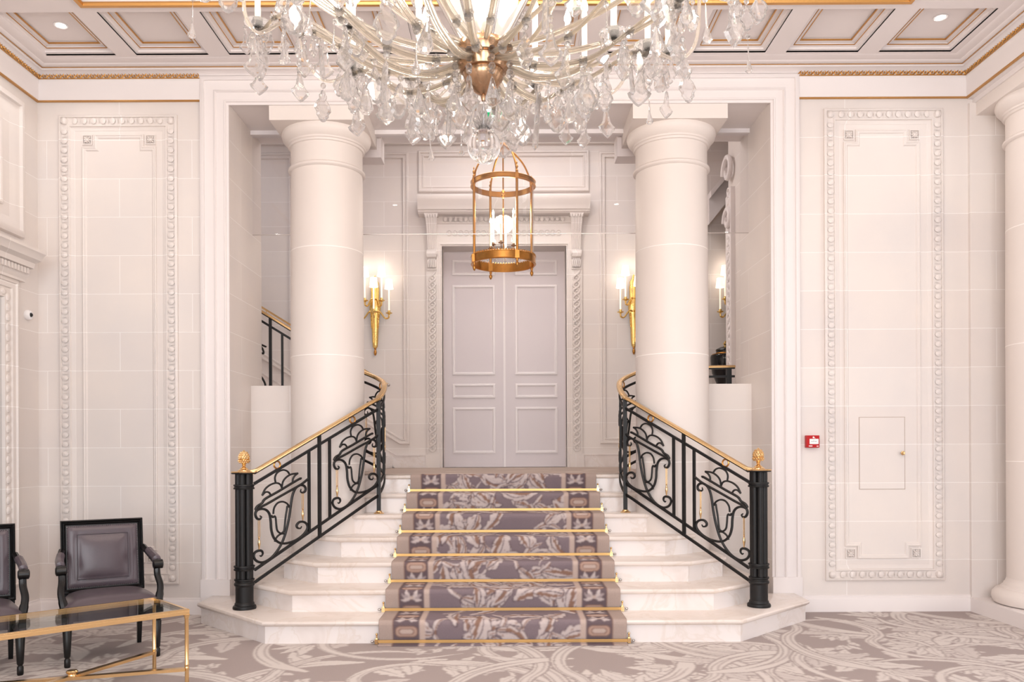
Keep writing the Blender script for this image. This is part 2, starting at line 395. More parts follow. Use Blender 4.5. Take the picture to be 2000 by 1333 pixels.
# ------------------------------------------------------------------ walls of the hall
def wall_with(name, poly, a, b, fn, m=LIME): return struct(MB().prism(poly, a, b, fn).build(name, m, angle=0))
JX0, JX1 = -2.36, 2.26
wall_with('wall_front_left', rect(-4.2, JX0, -.05, 5.8), FY, 7.9, lambda x, z, h: (x, h, z))
wall_with('wall_front_right', rect(JX1, 7.3, -.05, 5.8), FY, 7.9, lambda x, z, h: (x, h, z))
wall_with('wall_front_head', rect(JX0, JX1, 4.36, 5.8), FY, 7.9, lambda x, z, h: (x, h, z), PLAST)
wall_with('wall_left', [(-3.7, -.05), (FY, -.05), (FY, 5), (-3.7, 5)], -4.2, -4.0, lambda y, z, h: (h, y, z))
wall_with('wall_right', [(-3.7, -.05), (FY, -.05), (FY, 5), (-3.7, 5)], 7.2, 7.4, lambda y, z, h: (h, y, z))
wb = MB()
xs = [-4.2, -3.5, -1.7, -.9, .9, 1.7, 3.5, 7.4]
for i in range(0, 7, 2): wb.box(xs[i], xs[i+1], -3.7, -3.5, -.05, 5)
for i in (1, 3, 5): wb.box(xs[i], xs[i+1], -3.7, -3.5, -.05, .5); wb.box(xs[i], xs[i+1], -3.7, -3.5, 4.1, 5)
struct(wb.build('wall_back', LIME, angle=0))
for n, x in enumerate((-2.6, 0, 2.6)):
    r = bpy.data.objects.new('window_%d' % (n+1), None); C.objects.link(r); r.location = (x, -3.6, .5); struct(r)
    f = MB().sweep(rect(-.9, .9, 0, 3.6), [(0, 0), (0, .06), (.06, .06), (.06, 0)], True, lambda a, b, h: (a, h-.03, b))
    f.box(-.03, .03, -.02, .02, .05, 3.55).box(-.85, .85, -.02, .02, 1.2, 1.25).box(-.85, .85, -.02, .02, 2.4, 2.45)
    f.build('window_frame', PLAST, r); MB().box(-.86, .86, .03, .036, .04, 3.56).build('window_pane', GLASS, r)
# low pedestal walls beside the columns
struct(MB().box(JX0-.01, -1.55, 7.56, 7.9, -.02, 1.995).build('wall_low_left', LIME, angle=0))
struct(MB().box(1.45, JX1+.01, 7.56, 7.9, -.02, 1.995).build('wall_low_right', LIME, angle=0))
# right side: beam over the row of columns, stylobate
BX = 3.95
rb = MB().box(BX, BX+.9, -3.5, FY-.001, 4.37, 4.9).box(BX+.04, BX+.86, -3.5, FY-.001, 4.33, 4.371)
struct(rb.build('trim_beam', PLAST))
struct(MB().box(BX-.01, BX+.95, -3.5, FY-.001, 0, .118).build('trim_stylobate', PLAST))
# skirting
for nm, x0, x1 in (('baseboard_front_left', -4.0, -2.585), ('baseboard_front_right', 2.485, BX)):
    b = MB().sweep([(x1, FY), (x0, FY)], [(0, 0), (.028, 0), (.028, .105), (.022, .118), (.012, .124), (.012, .134), (0, .14)], False, lambda x, y, h: (x, y, h))
    struct(b.build(nm, PLAST))
b = MB().sweep([(-4.0, FY), (-4.0, -3.5)], [(0, 0), (.028, 0), (.028, .105), (.022, .118), (.012, .124), (.012, .134), (0, .14)], False, lambda x, y, h: (x, y, h))
struct(b.build('baseboard_left', PLAST))

# ------------------------------------------------------------------ casing of the great opening
CX0, CX1, CT = -2.60, 2.50, 4.585
path = [(CX0, 0.30), (CX0, CT), (CX1, CT), (CX1, 0.30)]           # walked clockwise: inner side is to the right
prof = [(0, 0), (0, .035), (-.02, .045), (-.035, .045), (-.04, .03), (-.05, .028), (-.115, .028), (-.12, .036), (-.13, .04), (-.135, .028), (-.14, .022), (-.20, .022), (-.205, .03), (-.215, .03), (-.22, .016), (-.24, .016), (-.24, 0)]
cs_ = MB().sweep(path, prof, False, XZ(FY))
cs_.box(CX0-.005, CX0+.245, FY-.05, FY, .0, .30).box(CX1-.245, CX1+.005, FY-.05, FY, .0, .30)
struct(cs_.build('trim_1', PLAST))
# channel that holds the hanging glass, and the glass
g = thing('smoke_screen', 'clear hanging glass smoke screen between the two columns below the beam', 'glass screen', (-.05, 7.62, 4.36))
MB().box(JX0, JX1, 7.58, 7.66, 4.322, 4.36).build('ceiling_channel', DOORT, g, world=True)
MB().box(JX0+.005, JX1-.005, 7.614, 7.622, 3.400, 3.406).build('polished_edge', STEEL, g, world=True)
MB().box(JX0+.005, JX1-.005, 7.615, 7.621, 3.406, 4.325).build('glass_pane', SGLASS, g, world=True)

# ------------------------------------------------------------------ carved wall panels
def bead_row(b, x0, z0, x1, z1, fn, step=.081, r=.024, lift=.026):
    L = math.hypot(x1-x0, z1-z0); n = max(1, int(round(L/step))); dx, dz = (x1-x0)/L, (z1-z0)/L
    for i in range(n):
        t = (i+.5)/n; x = x0+(x1-x0)*t; z = z0+(z1-z0)*t; c = fn(x, z, lift)
        e = MB().ball((0, 0, 0), r, 8, 5)
        A = Vector(fn(dx, dz, 0))-Vector(fn(0, 0, 0)); Bv = Vector(fn(-dz, dx, 0))-Vector(fn(0, 0, 0)); Cn = Vector(fn(0, 0, 1))-Vector(fn(0, 0, 0))
        M = Matrix(((A.x*1.0, Bv.x*1.2, Cn.x*.34), (A.y*1.0, Bv.y*1.2, Cn.y*.34), (A.z*1.0, Bv.z*1.2, Cn.z*.34)))
        b.add([M @ Vector(v)+Vector(c) for v in e.v], e.f)
        t = (i+1.0)/n
        if i < n-1:
            x = x0+(x1-x0)*t; z = z0+(z1-z0)*t
            pts = [fn(x-dz*o+dx*q, z+dx*o+dz*q, h) for o, q, h in ((-.03, .0, .02), (.0, -.008, .034), (.03, .0, .02), (.0, .008, .034))]
            b.add(pts+[fn(x, z, .018)], [(0, 1, 4), (1, 2, 4), (2, 3, 4), (3, 0, 4), (0, 1, 2, 3)])
def rosette(b, x, z, s, fn):
    b.sweep(rect(x-s/2, x+s/2, z-s/2, z+s/2), [(0, 0), (0, .012), (.008, .012), (.008, 0)], True, fn)
    b.ball(fn(x, z, .008), s*.12, 8, 5)
    for k in range(8):
        a = k*PI/4; l = s*.36 if k % 2 == 0 else s*.44
        b.tube([fn(x+math.cos(a)*s*.1, z+math.sin(a)*s*.1, .006), fn(x+math.cos(a)*l*.7, z+math.sin(a)*l*.7, .014), fn(x+math.cos(a)*l, z+math.sin(a)*l, .004)], [s*.05, s*.1, s*.03], 5)
def wall_panel(name, x0, x1, z0, z1, ix0, ix1, iz0, iz1, fn=XZ(FY)):
    b = MB()
    b.sweep(rect(x0, x1, z0, z1), [(0, 0), (0, .022), (.012, .03), (.02, .03), (.024, .018), (.08, .018), (.085, .026), (.095, .026), (.10, .012), (.125, .006), (.132, 0)], True, fn)
    m = .052
    for a in ((x0+m+.05, z0+m, x1-m-.05, z0+m), (x1-m, z0+m+.05, x1-m, z1-m-.05), (x1-m-.05, z1-m, x0+m+.05, z1-m), (x0+m, z1-m-.05, x0+m, z0+m+.05)): bead_row(b, *a, fn)
    for cx in (x0+m, x1-m):
        for cz in (z0+m, z1-m): b.ball(fn(cx, cz, .02), .032, 8, 5)
    n = .105
    P = [(ix0+n, iz0), (ix1-n, iz0), (ix1-n, iz0+n), (ix1, iz0+n), (ix1, iz1-n), (ix1-n, iz1-n), (ix1-n, iz1), (ix0+n, iz1), (ix0+n, iz1-n), (ix0, iz1-n), (ix0, iz0+n), (ix0+n, iz0+n)]
    b.sweep(P, [(0, 0), (0, .012), (.008, .016), (.016, .010), (.026, .010), (.032, .004), (.036, 0)], True, fn)
    for cx in (ix0+.045, ix1-.045):
        for cz in (iz0+.045, iz1-.045): rosette(b, cx, cz, .085, fn)
    return struct(b.build(name, LIME))
wall_panel('trim_2', -3.81, -2.80, .26, 4.262, -3.615, -2.985, .44, 4.10)
wall_panel('trim_3', 2.715, 3.73, .265, 4.29, 2.885, 3.535, .45, 4.115)
# pilaster return in the aisle
struct(MB().box(BX+.0, 7.2, FY-.03, FY+.01, .118, 4.33).build('trim_4', LIME))

# ------------------------------------------------------------------ cornice with gilt rope
CPATH = [(-2.6, FY), (-4.0, FY), (-4.0, -3.5)]                     # walking left then toward camera: room on the left hand
CPATH2 = [(BX, -3.5), (BX, FY), (2.5, FY)]
def cornice(name, path):
    b = MB().sweep(path, [(0, 4.385), (.02, 4.385), (.02, 4.40), (.024, 4.42), (.024, 4.52), (.034, 4.535), (.034, 4.562), (.03, 4.565), (.03, 4.615), (.02, 4.62), (0, 4.62)], False)
    return struct(b.build(name, PLAST))
def gilt(path, name):
    b = MB().sweep(path, [(0, 4.378), (.024, 4.378), (.024, 4.388), (0, 4.388)], False)
    for i in range(len(path)-1):
        (xa, ya), (xb, yb) = path[i], path[i+1]; L = math.hypot(xb-xa, yb-ya); dx, dy = (xb-xa)/L, (yb-ya)/L; nx, ny = -dy, dx
        n = int(L/.056)
        for k in range(n):
            s = (k+.5)*L/n; x, y = xa+dx*s+nx*.036, ya+dy*s+ny*.036
            ring = [(x+dx*.021*math.cos(a), y+dy*.021*math.cos(a), 4.59+.020*math.sin(a)) for a in np.linspace(0, 2*PI, 9)[:-1]]
            b.tube(ring, .0055, 4, closed=True); b.ball((x, y, 4.59), .0095, 6, 4)
            b.tube([(x+dx*.012, y+dy*.012, 4.608), (x+dx*.028, y+dy*.028, 4.59), (x+dx*.044, y+dy*.044, 4.572)], .005, 4)
        b.bar([(xa+nx*.034, ya+ny*.034, 4.565), (xb+nx*.034, yb+ny*.034, 4.565)], .012, .006); b.bar([(xa+nx*.034, ya+ny*.034, 4.614), (xb+nx*.034, yb+ny*.034, 4.614)], .012, .005)
    return struct(b.build(name, GOLDP))
cornice('trim_5', CPATH); cornice('trim_6', CPATH2); gilt(CPATH, 'trim_7'); gilt(CPATH2, 'trim_8')

# ------------------------------------------------------------------ coffered ceiling
ZS = 4.66
cb = MB(); gl = MB()
def crown(b, path):
    b.sweep(path, [(0, 4.59), (.03, 4.59), (.04, 4.605), (.075, 4.62), (.085, 4.62), (.095, 4.636), (.13, 4.642), (.14, 4.65), (.20, 4.652), (.22, ZS), (.22, 4.72), (0, 4.72)], False)
crown(cb, [(BX, -3.5), (BX, FY), (-4.0, FY), (-4.0, -3.5)])
NX = 10; pit = .764; cw = .594; X0 = -3.80
rows = []                                                          # rectangular coffers (x0,x1,y0,y1)
for i in range(NX): rows.append((X0+i*pit, X0+i*pit+cw, 6.09, 6.75))
for j in range(9):
    y1 = 5.92-j*.95
    for xa in (X0, X0+(NX-1)*pit): rows.append((xa, xa+cw, y1-.78, y1))
def coffer(x0, x1, y0, y1):
    cb.sweep(rect(x0, x1, y0, y1), [(0, ZS), (0, ZS+.012), (.018, ZS+.018), (.022, ZS+.03), (.045, ZS+.036), (.05, ZS+.05), (.088, ZS+.055), (.092, ZS+.079), (0, ZS+.079)], True)
    cb.box(x0+.05, x1-.05, y0+.05, y1-.05, ZS+.068, ZS+.078)
    gl.sweep(rect(x0+.047, x1-.047, y0+.047, y1-.047), [(0, ZS+.034), (0, ZS+.04), (.005, ZS+.04), (.005, ZS+.034)], True)
    gl.sweep(rect(x0+.085, x1-.085, y0+.085, y1-.085), [(0, ZS+.052), (0, ZS+.064), (.008, ZS+.064), (.008, ZS+.052)], True)
for r_ in rows: coffer(*r_)
# beam soffits between the coffers
cb.box(-4, BX, 6.75, FY, ZS, ZS+.08)
cb.box(-4, X0, -3.5, 6.75, ZS, ZS+.08); xr = X0+(NX-1)*pit+cw; cb.box(xr, BX, -3.5, 6.75, ZS, ZS+.08)
for i in range(NX-1): cb.box(X0+i*pit+cw, X0+(i+1)*pit, 6.09, 6.75, ZS, ZS+.08)
CX_0, CX_1 = X0+cw+.1, xr-cw-.1
cb.box(X0, xr, 6.0, 6.09, ZS, ZS+.08)
for xa in (X0, xr-cw):
    cb.box(xa, xa+cw, 5.92, 6.0, ZS, ZS+.08)
    for j in range(9): cb.box(xa, xa+cw, 5.92-.78-j*.95-.17, 5.92-.78-j*.95, ZS, ZS+.08)
cb.box(X0+cw, CX_0, -3.5, 6.0, ZS, ZS+.3); cb.box(CX_1, xr-cw, -3.5, 6.0, ZS, ZS+.3); cb.box(CX_0, CX_1, 5.98, 6.0, ZS, ZS+.3)
cb.sweep(rect(CX_0, CX_1, -3.4, 6.0), [(0, ZS+.02), (.05, ZS+.05), (.09, ZS+.12), (.16, ZS+.15), (.2, ZS+.26), (0, ZS+.26)], True)
cb.box(-4.2, 7.4, -3.7, 7.0, T, T+.1)
co = struct(cb.build('ceiling', CEILM))
gl.sweep(rect(CX_0-.002, CX_1+.002, -3.4, 6.002), [(0, ZS-.016), (.03, ZS-.016), (.036, ZS), (.03, ZS+.014), (0, ZS+.014)], True)
gl.sweep([(BX-.1, -3.4), (BX-.1, FY-.1), (-3.9, FY-.1), (-3.9, -3.4)], [(0, 4.628), (.004, 4.628), (.004, 4.634), (0, 4.634)], False)
struct(gl.build('ceiling_gilding', GOLDP, co))
# recessed downlights
dls = []
def downlight(x, y, z, label, grp='recessed downlights in the coffered ceiling', power=22, spot=2.3):
    t = thing('downlight', label, 'ceiling light', (x, y, z), 0, grp)
    MB().lathe([(.034, 0), (.052, -.001), (.054, -.006), (.046, -.008), (.034, -.003)], (0, 0, 0), 24, cap=False).build('trim_ring', WHITEP, t)
    MB().lathe([(1e-6, -.004), (.034, -.004)], (0, 0, 0), 24).build('lens', SPOTE, t)
    light('SPOT', 'downlight_beam', (x, y, z-.03), power, SOFT, .04, (0, 0, 0), spot=spot, blend=.8)
downlight(-3.47, 6.40, ZS+.068, 'small round recessed downlight in the far left corner coffer')
downlight(3.37, 6.34, ZS+.068, 'small round recessed downlight in the far right corner coffer')
for j in (1, 3, 5):
    y = 5.92-.39-j*.95
    for xa, s in ((X0+cw/2, 'left'), (xr-cw/2, 'right')):
        downlight(xa, y, ZS+.068, 'recessed downlight in the %s side coffers, %s from the stairs' % (s, {1: 'second', 3: 'fourth', 5: 'sixth'}[j]), power=22)
for x in (-1.6, 1.6):
    for y in (0.2, 3.4): downlight(x, y, T, 'recessed downlight in the central ceiling panel, %s %s' % ('left' if x < 0 else 'right', 'beside the chandelier' if y > 1 else 'nearer the windows'), 'downlights of the central ceiling panel', 40, 2.4)

# ------------------------------------------------------------------ columns
def column(x, y, zb, label, base=None, ab=True, zt=4.36):
    t = thing('stone_column', label, 'column', (x, y, zb), 0, 'smooth limestone columns')
    L = lambda z: z-zb
    z0 = zb if base is None else zb+.20
    pr = [(.324, L(z0)), (.324, L(2.4)), (.318, L(3.87)), (.332, L(3.875)), (.34, L(3.885)), (.34, L(3.90)), (.33, L(3.91)), (.318, L(3.915)), (.318, L(4.085)), (.33, L(4.09)), (.335, L(4.105)), (.345, L(4.11)), (.345, L(4.125)), (.358, L(4.135)), (.385, L(4.165)), (.396, L(4.20)), (.39, L(4.225))]
    MB().lathe(pr, (0, 0, 0), 96).build('shaft', COLM, t)
    j = MB()
    for zz in (.34, 1.28, 2.225, 3.17):
        if zz > z0+.1: r = .324 if zz < 2.4 else .3205; j.lathe([(r, L(zz-.0045)), (r+.0012, L(zz-.0035)), (r+.0012, L(zz+.0035)), (r, L(zz+.0045))], (0, 0, 0), 96)
    j.build('joint', JOINT, t)
    MB().box(-.405, .405, -.405, .405, L(4.222), L(zt)).build('abacus', COLM, t)
    if base is not None:
        pr = [(.395, 0), (.42, .01), (.435, .045), (.43, .085), (.405, .115), (.37, .125), (.365, .14), (.35, .15), (.345, .165), (.335, .175), (.324, .21)]
        MB().lathe(pr, (0, 0, 0), 96).build('base', COLM, t)
    return t
column(-1.615, 7.405, .4, 'tall round limestone column left of the carpeted stairs')
column(1.495, 7.405, .4, 'tall round limestone column right of the carpeted stairs')
column(4.41, 6.62, .118, 'round limestone column at the far right edge with a moulded base', base=1, zt=4.335)
ab = MB().box(-1.92, -1.17, 7.70, 7.9, 4.15, 4.36).box(1.05, 1.80, 7.70, 7.9, 4.15, 4.36)
struct(ab.build('trim_9', PLAST))

# ------------------------------------------------------------------ marble stairs
RI = .165; RY = [5.90+.33*k for k in range(7)]
half = [(1.725, 2.475, 6.62), (1.615, 2.10, 6.62), (1.495, 1.86, 6.83), (1.375, 1.66, 7.05), (1.295, 1.48, 7.24), (1.27, 1.32, 7.56), (1.24, 1.26, 7.88)]
st = thing('marble_staircase', 'wide white marble staircase with seven canted steps rising between the columns', 'stairs', (AX, 5.9, 0))
def outline(k, inset):
    hx, ex, ey = half[k]; y0 = RY[k]-.03+inset; i2 = inset
    d = .41*inset
    f = [(-(hx-d), y0), (-(ex-i2), ey+d*.6)]
    if k == 0: back = [(-(ex-i2), 6.945), (-2.215, 6.945), (-2.215, 7.555)]
    elif k < 5: back = [(-(ex-i2), 7.555)]
    else: back = [(-(ex-i2), 7.9)]
    left = f+back
    P = [(AX+x, y) for x, y in left]; Q = [(AX-x, y) for x, y in reversed(left)]
    return P+Q
for k in range(7):
    z0, z1 = k*RI, (k+1)*RI
    tr_ = MB(); lay = [(.03, z1-.040), (.022, z1-.040), (.018, z1-.034), (.006, z1-.030), (.0, z1-.020), (.0, z1-.012), (.004, z1-.003), (.010, z1)]
    loops = [[(x, y, z) for x, y in outline(k, ins)] for ins, z in lay]; n = len(loops[0]); vs = [p for l in loops for p in l]
    fs = [(a*n+i, a*n+(i+1) % n, (a+1)*n+(i+1) % n, (a+1)*n+i) for a in range(len(lay)-1) for i in range(n)]
    fs += [tuple(range(n-1, -1, -1)), tuple((len(lay)-1)*n+i for i in range(n))]
    tr_.add(vs, fs); tr_.build('tread', MARBT, st, angle=40, world=True)
    MB().prism(outline(k, .03), z0, z1-.040).build('riser', MARB, st, angle=20, world=True)

# ------------------------------------------------------------------ stair runner
HW = .888; pts = [(5.80, .008)]
for k in range(7):
    z0, z1 = k*RI, (k+1)*RI; y = RY[k]-.012; ny = RY[k]-.03-.010
    pts += [(y-.006, z0+.010), (y-.008, z0+.016), (ny-.001, z1-.045), (ny-.004, z1-.022), (ny-.001, z1-.006), (ny+.012, z1+.006), (ny+.03, z1+.009)]
pts.append((8.0, 7*RI+.009)); pts = np.array(pts); dl = np.hypot(*np.diff(pts, axis=0).T); S = np.concatenate([[0], np.cumsum(dl)]); LT = S[-1]
def unroll(v): v = np.clip(v, 0, LT); return np.interp(v, S, pts[:, 0]), np.interp(v, S, pts[:, 1])
# palette: ground, pale, mid, brown, dark, plain border, border line, medallion outline, medallion fill
RP = np.array([rgb(128, 114, 119), rgb(196, 183, 180), rgb(164, 150, 150), rgb(140, 110, 96), rgb(104, 90, 94), rgb(172, 154, 145), rgb(190, 170, 160), rgb(128, 98, 86), rgb(178, 150, 136)])
rc = Canvas(AX-HW, AX+HW, 0, math.floor(LT/.006)*.006, .006); cc = [rc]; R = random.Random(5)
def sc_leaf(x, y, a, L, W, b): 
    OUT[0] = (4, .007)
    leaf(cc, x, y, a, L, W, 1, b, 4, None); OUT[0] = None; leaf(cc, x, y, a+.06, L*.92, W*.62, 3, b, 4, None); leaf(cc, x, y, a-.06, L*.95, W*.42, 1, b, 3, 2); stroke(cc, [(x, y), (x+L*.4*math.cos(a+.1*b), y+L*.4*math.sin(a+.1*b)), (x+L*.8*math.cos(a+.4*b), y+L*.8*math.sin(a+.4*b))], .012, .004, 4)
for j in range(18):
    for sx in (-1, 0, 1):
        x = AX+sx*.36+R.uniform(-.1, .1); y = j*.215+R.uniform(-.07, .07); a = R.uniform(0, 2*PI); cv = R.choice((-1, 1)); aa = a; P = [(x, y)]
        for i in range(6): aa += cv*(.7 if i < 4 else -.6); P.append((P[-1][0]+.10*math.cos(aa), P[-1][1]+.10*math.sin(aa)))
        stroke(cc, P, .062, .02, 4, 6); stroke(cc, P, .048, .014, 1, 6); stroke(cc, [(p[0]+.01, p[1]) for p in P[:5]], .014, .006, 3, 5)
        for i in (1, 3, 5): sc_leaf(*P[i], a+R.uniform(-2, 2), R.uniform(.22, .40), R.uniform(.10, .17), R.choice((-1, 1))*R.uniform(.4, 1.4))
for sgn in (-1, 1):
    def bx(a, b, val): multi(cc, [(AX+sgn*a, -.1), (AX+sgn*b, -.1), (AX+sgn*b, LT+.1), (AX+sgn*a, LT+.1)], val)
    bx(.565, .90, 4); bx(.555, .60, 6); bx(.79, .90, 5); bx(.782, .79, 7)
    p = .212; mid = .69
    def oval(cx, cy, w, h, val):
        P = []
        for k in range(24):
            a = 2*PI*k/24; P.append((cx+(w-h)/2*(1 if math.cos(a) > 0 else -1)+h/2*math.cos(a), cy+h/2*math.sin(a)))
        multi(cc, P, val)
    for j in range(int(LT/p)+1):
        y = .165+j*p; cx = AX+sgn*mid
        oval(cx, y, .168, .088, 7); oval(cx, y, .156, .076, 8); oval(cx, y, .116, .046, 7); oval(cx, y, .100, .032, 6)
        for q in (-1, 1):
            for e in (0, 1, 2): leaf(cc, cx+q*.01, y+p/2, (0 if q > 0 else PI)+(-.7+.7*e), .075, .034, 1 if e != 1 else 2, q*.9, 2, None)
        oval(cx, y+p/2, .03, .028, 6)
rn = carpet_obj('stair_runner', [rc], RP, RUNM, unroll, soft=2)
sm = rn.modifiers.new('thickness', 'SOLIDIFY'); sm.thickness = .008; sm.offset = -1
tag(rn, 'mauve grey leaf patterned carpet runner laid down the middle of the marble stairs', 'carpet runner')

# ------------------------------------------------------------------ brass stair rods
ordn = ['lowest', 'second', 'third', 'fourth', 'fifth', 'sixth', 'topmost']
rod0 = None
for k in range(7):
    lab = 'brass stair rod with round end knobs, %s of the seven across the runner' % ordn[k]
    if k == 2: lab = 'brass stair rod, third from the floor across the patterned runner'
    loc = (AX, RY[k]-.030, k*RI+.020)
    if rod0 is None:
        t = thing('stair_rod', lab, 'stair rod', loc, 0, 'brass stair rods holding the runner'); rod0 = t
        MB().box(-.895, .895, -.005, .005, -.011, .011).build('rod', SATIN, t)
        for s in (-1, 1):
            b = MB().box(s*.905-.012, s*.905+.012, -.010, .017, -.018, .018); b.box(s*.905-.005, s*.905+.005, .006, .017, .015, .045); b.ball((s*.905, .006, .050), .009, 8, 6)
            br = b.build('bracket', BRASS, t)
            M = Matrix.Rotation(s*PI/2, 3, 'Y')
            MB().lathe([(1e-6, 0), (.010, 0), (.008, .006), (.005, .010), (.009, .016), (.0105, .022), (.008, .030), (1e-6, .034)], (s*.915, 0, 0), 12, M).build('end_knob', STEEL, t)
    else: dup(rod0, loc, None, lab)

# ------------------------------------------------------------------ wrought iron balustrades
MOT = {
'hull_up': [(.091,-.354),(.11,-.336),(.15,-.333),(.18,-.314),(.292,-.316),(.487,-.314),(.512,-.322)],
'hull_low': [(.091,-.354),(.2,-.362),(.328,-.364),(.487,-.368),(.53,-.366),(.582,-.356)],
'sail1': [(.151,-.273),(.18,-.236),(.227,-.226),(.28,-.239),(.316,-.27),(.335,-.317)],
'sail1b': [(.151,-.273),(.18,-.262),(.211,-.279),(.23,-.312)],
'sail2': [(.273,-.233),(.268,-.188),(.29,-.160),(.338,-.163),(.379,-.192),(.401,-.226)],
'sail3': [(.33,-.307),(.34,-.262),(.37,-.24),(.419,-.238),(.482,-.261)],
'sail3b': [(.482,-.261),(.453,-.266),(.435,-.284),(.432,-.307)],
'stem': [(.512,-.406),(.507,-.425),(.528,-.444),(.552,-.442),(.553,-.414),(.528,-.383),(.49,-.367),(.453,-.378),(.43,-.415),(.416,-.471),(.401,-.559),(.376,-.651),(.34,-.731),(.292,-.783),(.233,-.811),(.162,-.807),(.105,-.768),(.077,-.719),(.084,-.689),(.116,-.69),(.145,-.708),(.155,-.735),(.141,-.748),(.128,-.735)],
'cup': [(.13,-.422),(.144,-.44),(.13,-.449),(.105,-.43),(.091,-.39),(.105,-.367),(.145,-.376),(.186,-.406),(.215,-.452),(.227,-.516),(.233,-.592),(.256,-.668),(.304,-.732),(.364,-.771),(.45,-.797),(.525,-.795),(.568,-.768),(.568,-.731),(.538,-.692),(.495,-.669),(.468,-.68),(.476,-.707),(.504,-.725),(.516,-.715)],
'lyre1': [(.235,-.474),(.247,-.498),(.263,-.496),(.273,-.52),(.278,-.575),(.287,-.625),(.316,-.662),(.345,-.665),(.355,-.629),(.364,-.56),(.376,-.503),(.381,-.479),(.395,-.492),(.401,-.482)],
'lyre2': [(.251,-.473),(.259,-.429),(.29,-.406),(.334,-.417),(.374,-.451),(.394,-.482)],
'arc': [(.262,-.701),(.282,-.675),(.318,-.67),(.352,-.686)]}
def balustrade(mir):
    sd = 'left' if mir > 0 else 'right'
    cx = -.045
    X = lambda x: x if mir > 0 else 2*cx-x
    plan = [(-2.04, 6.37), (-1.62, 6.835), (-1.2, 7.3), (-1.155, 7.40), (-1.14, 7.52), (-1.145, 7.66), (-1.175, 7.82), (-1.25, 7.96), (-1.37, 8.06), (-1.50, 8.12), (-1.66, 8.15)]
    if mir > 0: plan += [(-2.4, 8.15), (-3.6, 8.15)]
    else: plan += [(-2.36, 8.15)]
    P = np.array([(X(x), y) for x, y in plan]); P = np.array(spline([tuple(p) for p in P], 8))
    # keep the first run straight
    seg = np.hypot(*np.diff(P, axis=0).T); S = np.concatenate([[0], np.cumsum(seg)])
    def xy(s): return float(np.interp(s, S, P[:, 0])), float(np.interp(s, S, P[:, 1]))
    sB = S[np.argmin(np.abs(P[:, 1]-7.66)+(np.abs(P[:, 0]-X(-1.145)))*2)]
    sC = S[np.argmin(np.abs(P[:, 0]-X(-1.50))+np.abs(P[:, 1]-8.12))]
    hs = [0, 1.25, sB, sC, S[-1]]
    end = 2.20+(S[-1]-sC)*.62 if mir > 0 else 2.215
    hz = [1.19, 1.19+.51*1.25, 1.985, 2.205, end]
    def H(s): return float(np.interp(s, hs, hz))
    sm_ = [(S[0]+(S[-1]-S[0])*i/160) for i in range(161)]
    Hs = np.array([H(s) for s in sm_]); ker = np.array([1, 2, 3, 2, 1])/9.; Hp = np.pad(Hs, 2, mode='edge'); 
    Hm = np.convolve(Hp, ker, 'valid'); Hm[:3] = Hs[:3]; Hm[-3:] = Hs[-3:]
    def H(s): return float(np.interp(s, sm_, Hm))
    def q(s, wv, o=0): x, y = xy(s); return (x, y, H(s)+wv)
    root = thing('stair_balustrade', 'black wrought iron balustrade with brass handrail curving up the %s side of the stairs' % sd, 'balustrade', (X(-2.04), 6.37, RI), 0, 'pair of curved stair balustrades')
    def up(b, n, m, a=40, par=None):
        return b.build(n, m, root if par is None else par, a, world=True) if par is None else b.build(n, m, par, a)
    SS = [s for s in sm_ if s > .06]
    up(MB().bar([q(s, -.018) for s in SS], .026, .012), 'rail_core', IRON)
    hp = MB().tube([q(s, 0) for s in [.0]+SS], 1, prof=[(-.026, -.012), (.026, -.012), (.028, -.002), (.022, .009), (0, .014), (-.022, .009), (-.028, -.002)], up=(0, 0, 1))
    up(hp, 'handrail', BRASS)
    up(MB().bar([q(s, -.098) for s in SS], .016, .022), 'upper_rail', IRON)
    up(MB().bar([q(s, -.775) for s in SS if s < S[-1]-.02], .016, .022), 'middle_rail', IRON)
    up(MB().bar([q(s, -.872) for s in SS if s < S[-1]-.02], .016, .022), 'lower_rail', IRON)
    PER = .748
    def vbar(s, a, b, w_=.02, n='baluster'):
        x, y = xy(s); h = H(s); x2, y2 = xy(s+.01); d = (Vector((x2-x, y2-y, 0))).normalized(); nn = Vector((-d.y, d.x, 0))
        v = []
        for zz in (h+a, h+b):
            for i, j in ((-1, -1), (1, -1), (1, 1), (-1, 1)): p = Vector((x, y, zz))+d*(w_/2*i)+nn*(w_/2*j); v.append(p)
        return up(MB().add(v, [(0, 3, 2, 1), (4, 5, 6, 7), (0, 1, 5, 4), (1, 2, 6, 5), (2, 3, 7, 6), (3, 0, 4, 7)]), n, IRON)
    smax = S[-1]-.05
    for s, a, b, w_ in ((.589, -.775, -.098, .02), (.692, -.88, -.012, .024), (.795, -.775, -.098, .02)): vbar(s, b, a, w_)
    kk = 2
    sx_ = lambda x: float(S[np.argmin(np.abs(P[:, 0]-X(x))+(P[:, 1] < 8.1)*9)])
    starts = [(0, 1), (PER, 1), (1.60, 1)] + ([(sx_(-2.10), -1), (sx_(-3.0), -1)] if mir > 0 else [])
    if mir > 0:
        for xx, a, w_ in ((-2.348, -.012, .026), (-2.23, -.098, .02), (-2.466, -.098, .02)): vbar(S[-1]-(3.6+xx), a, -.88, w_)
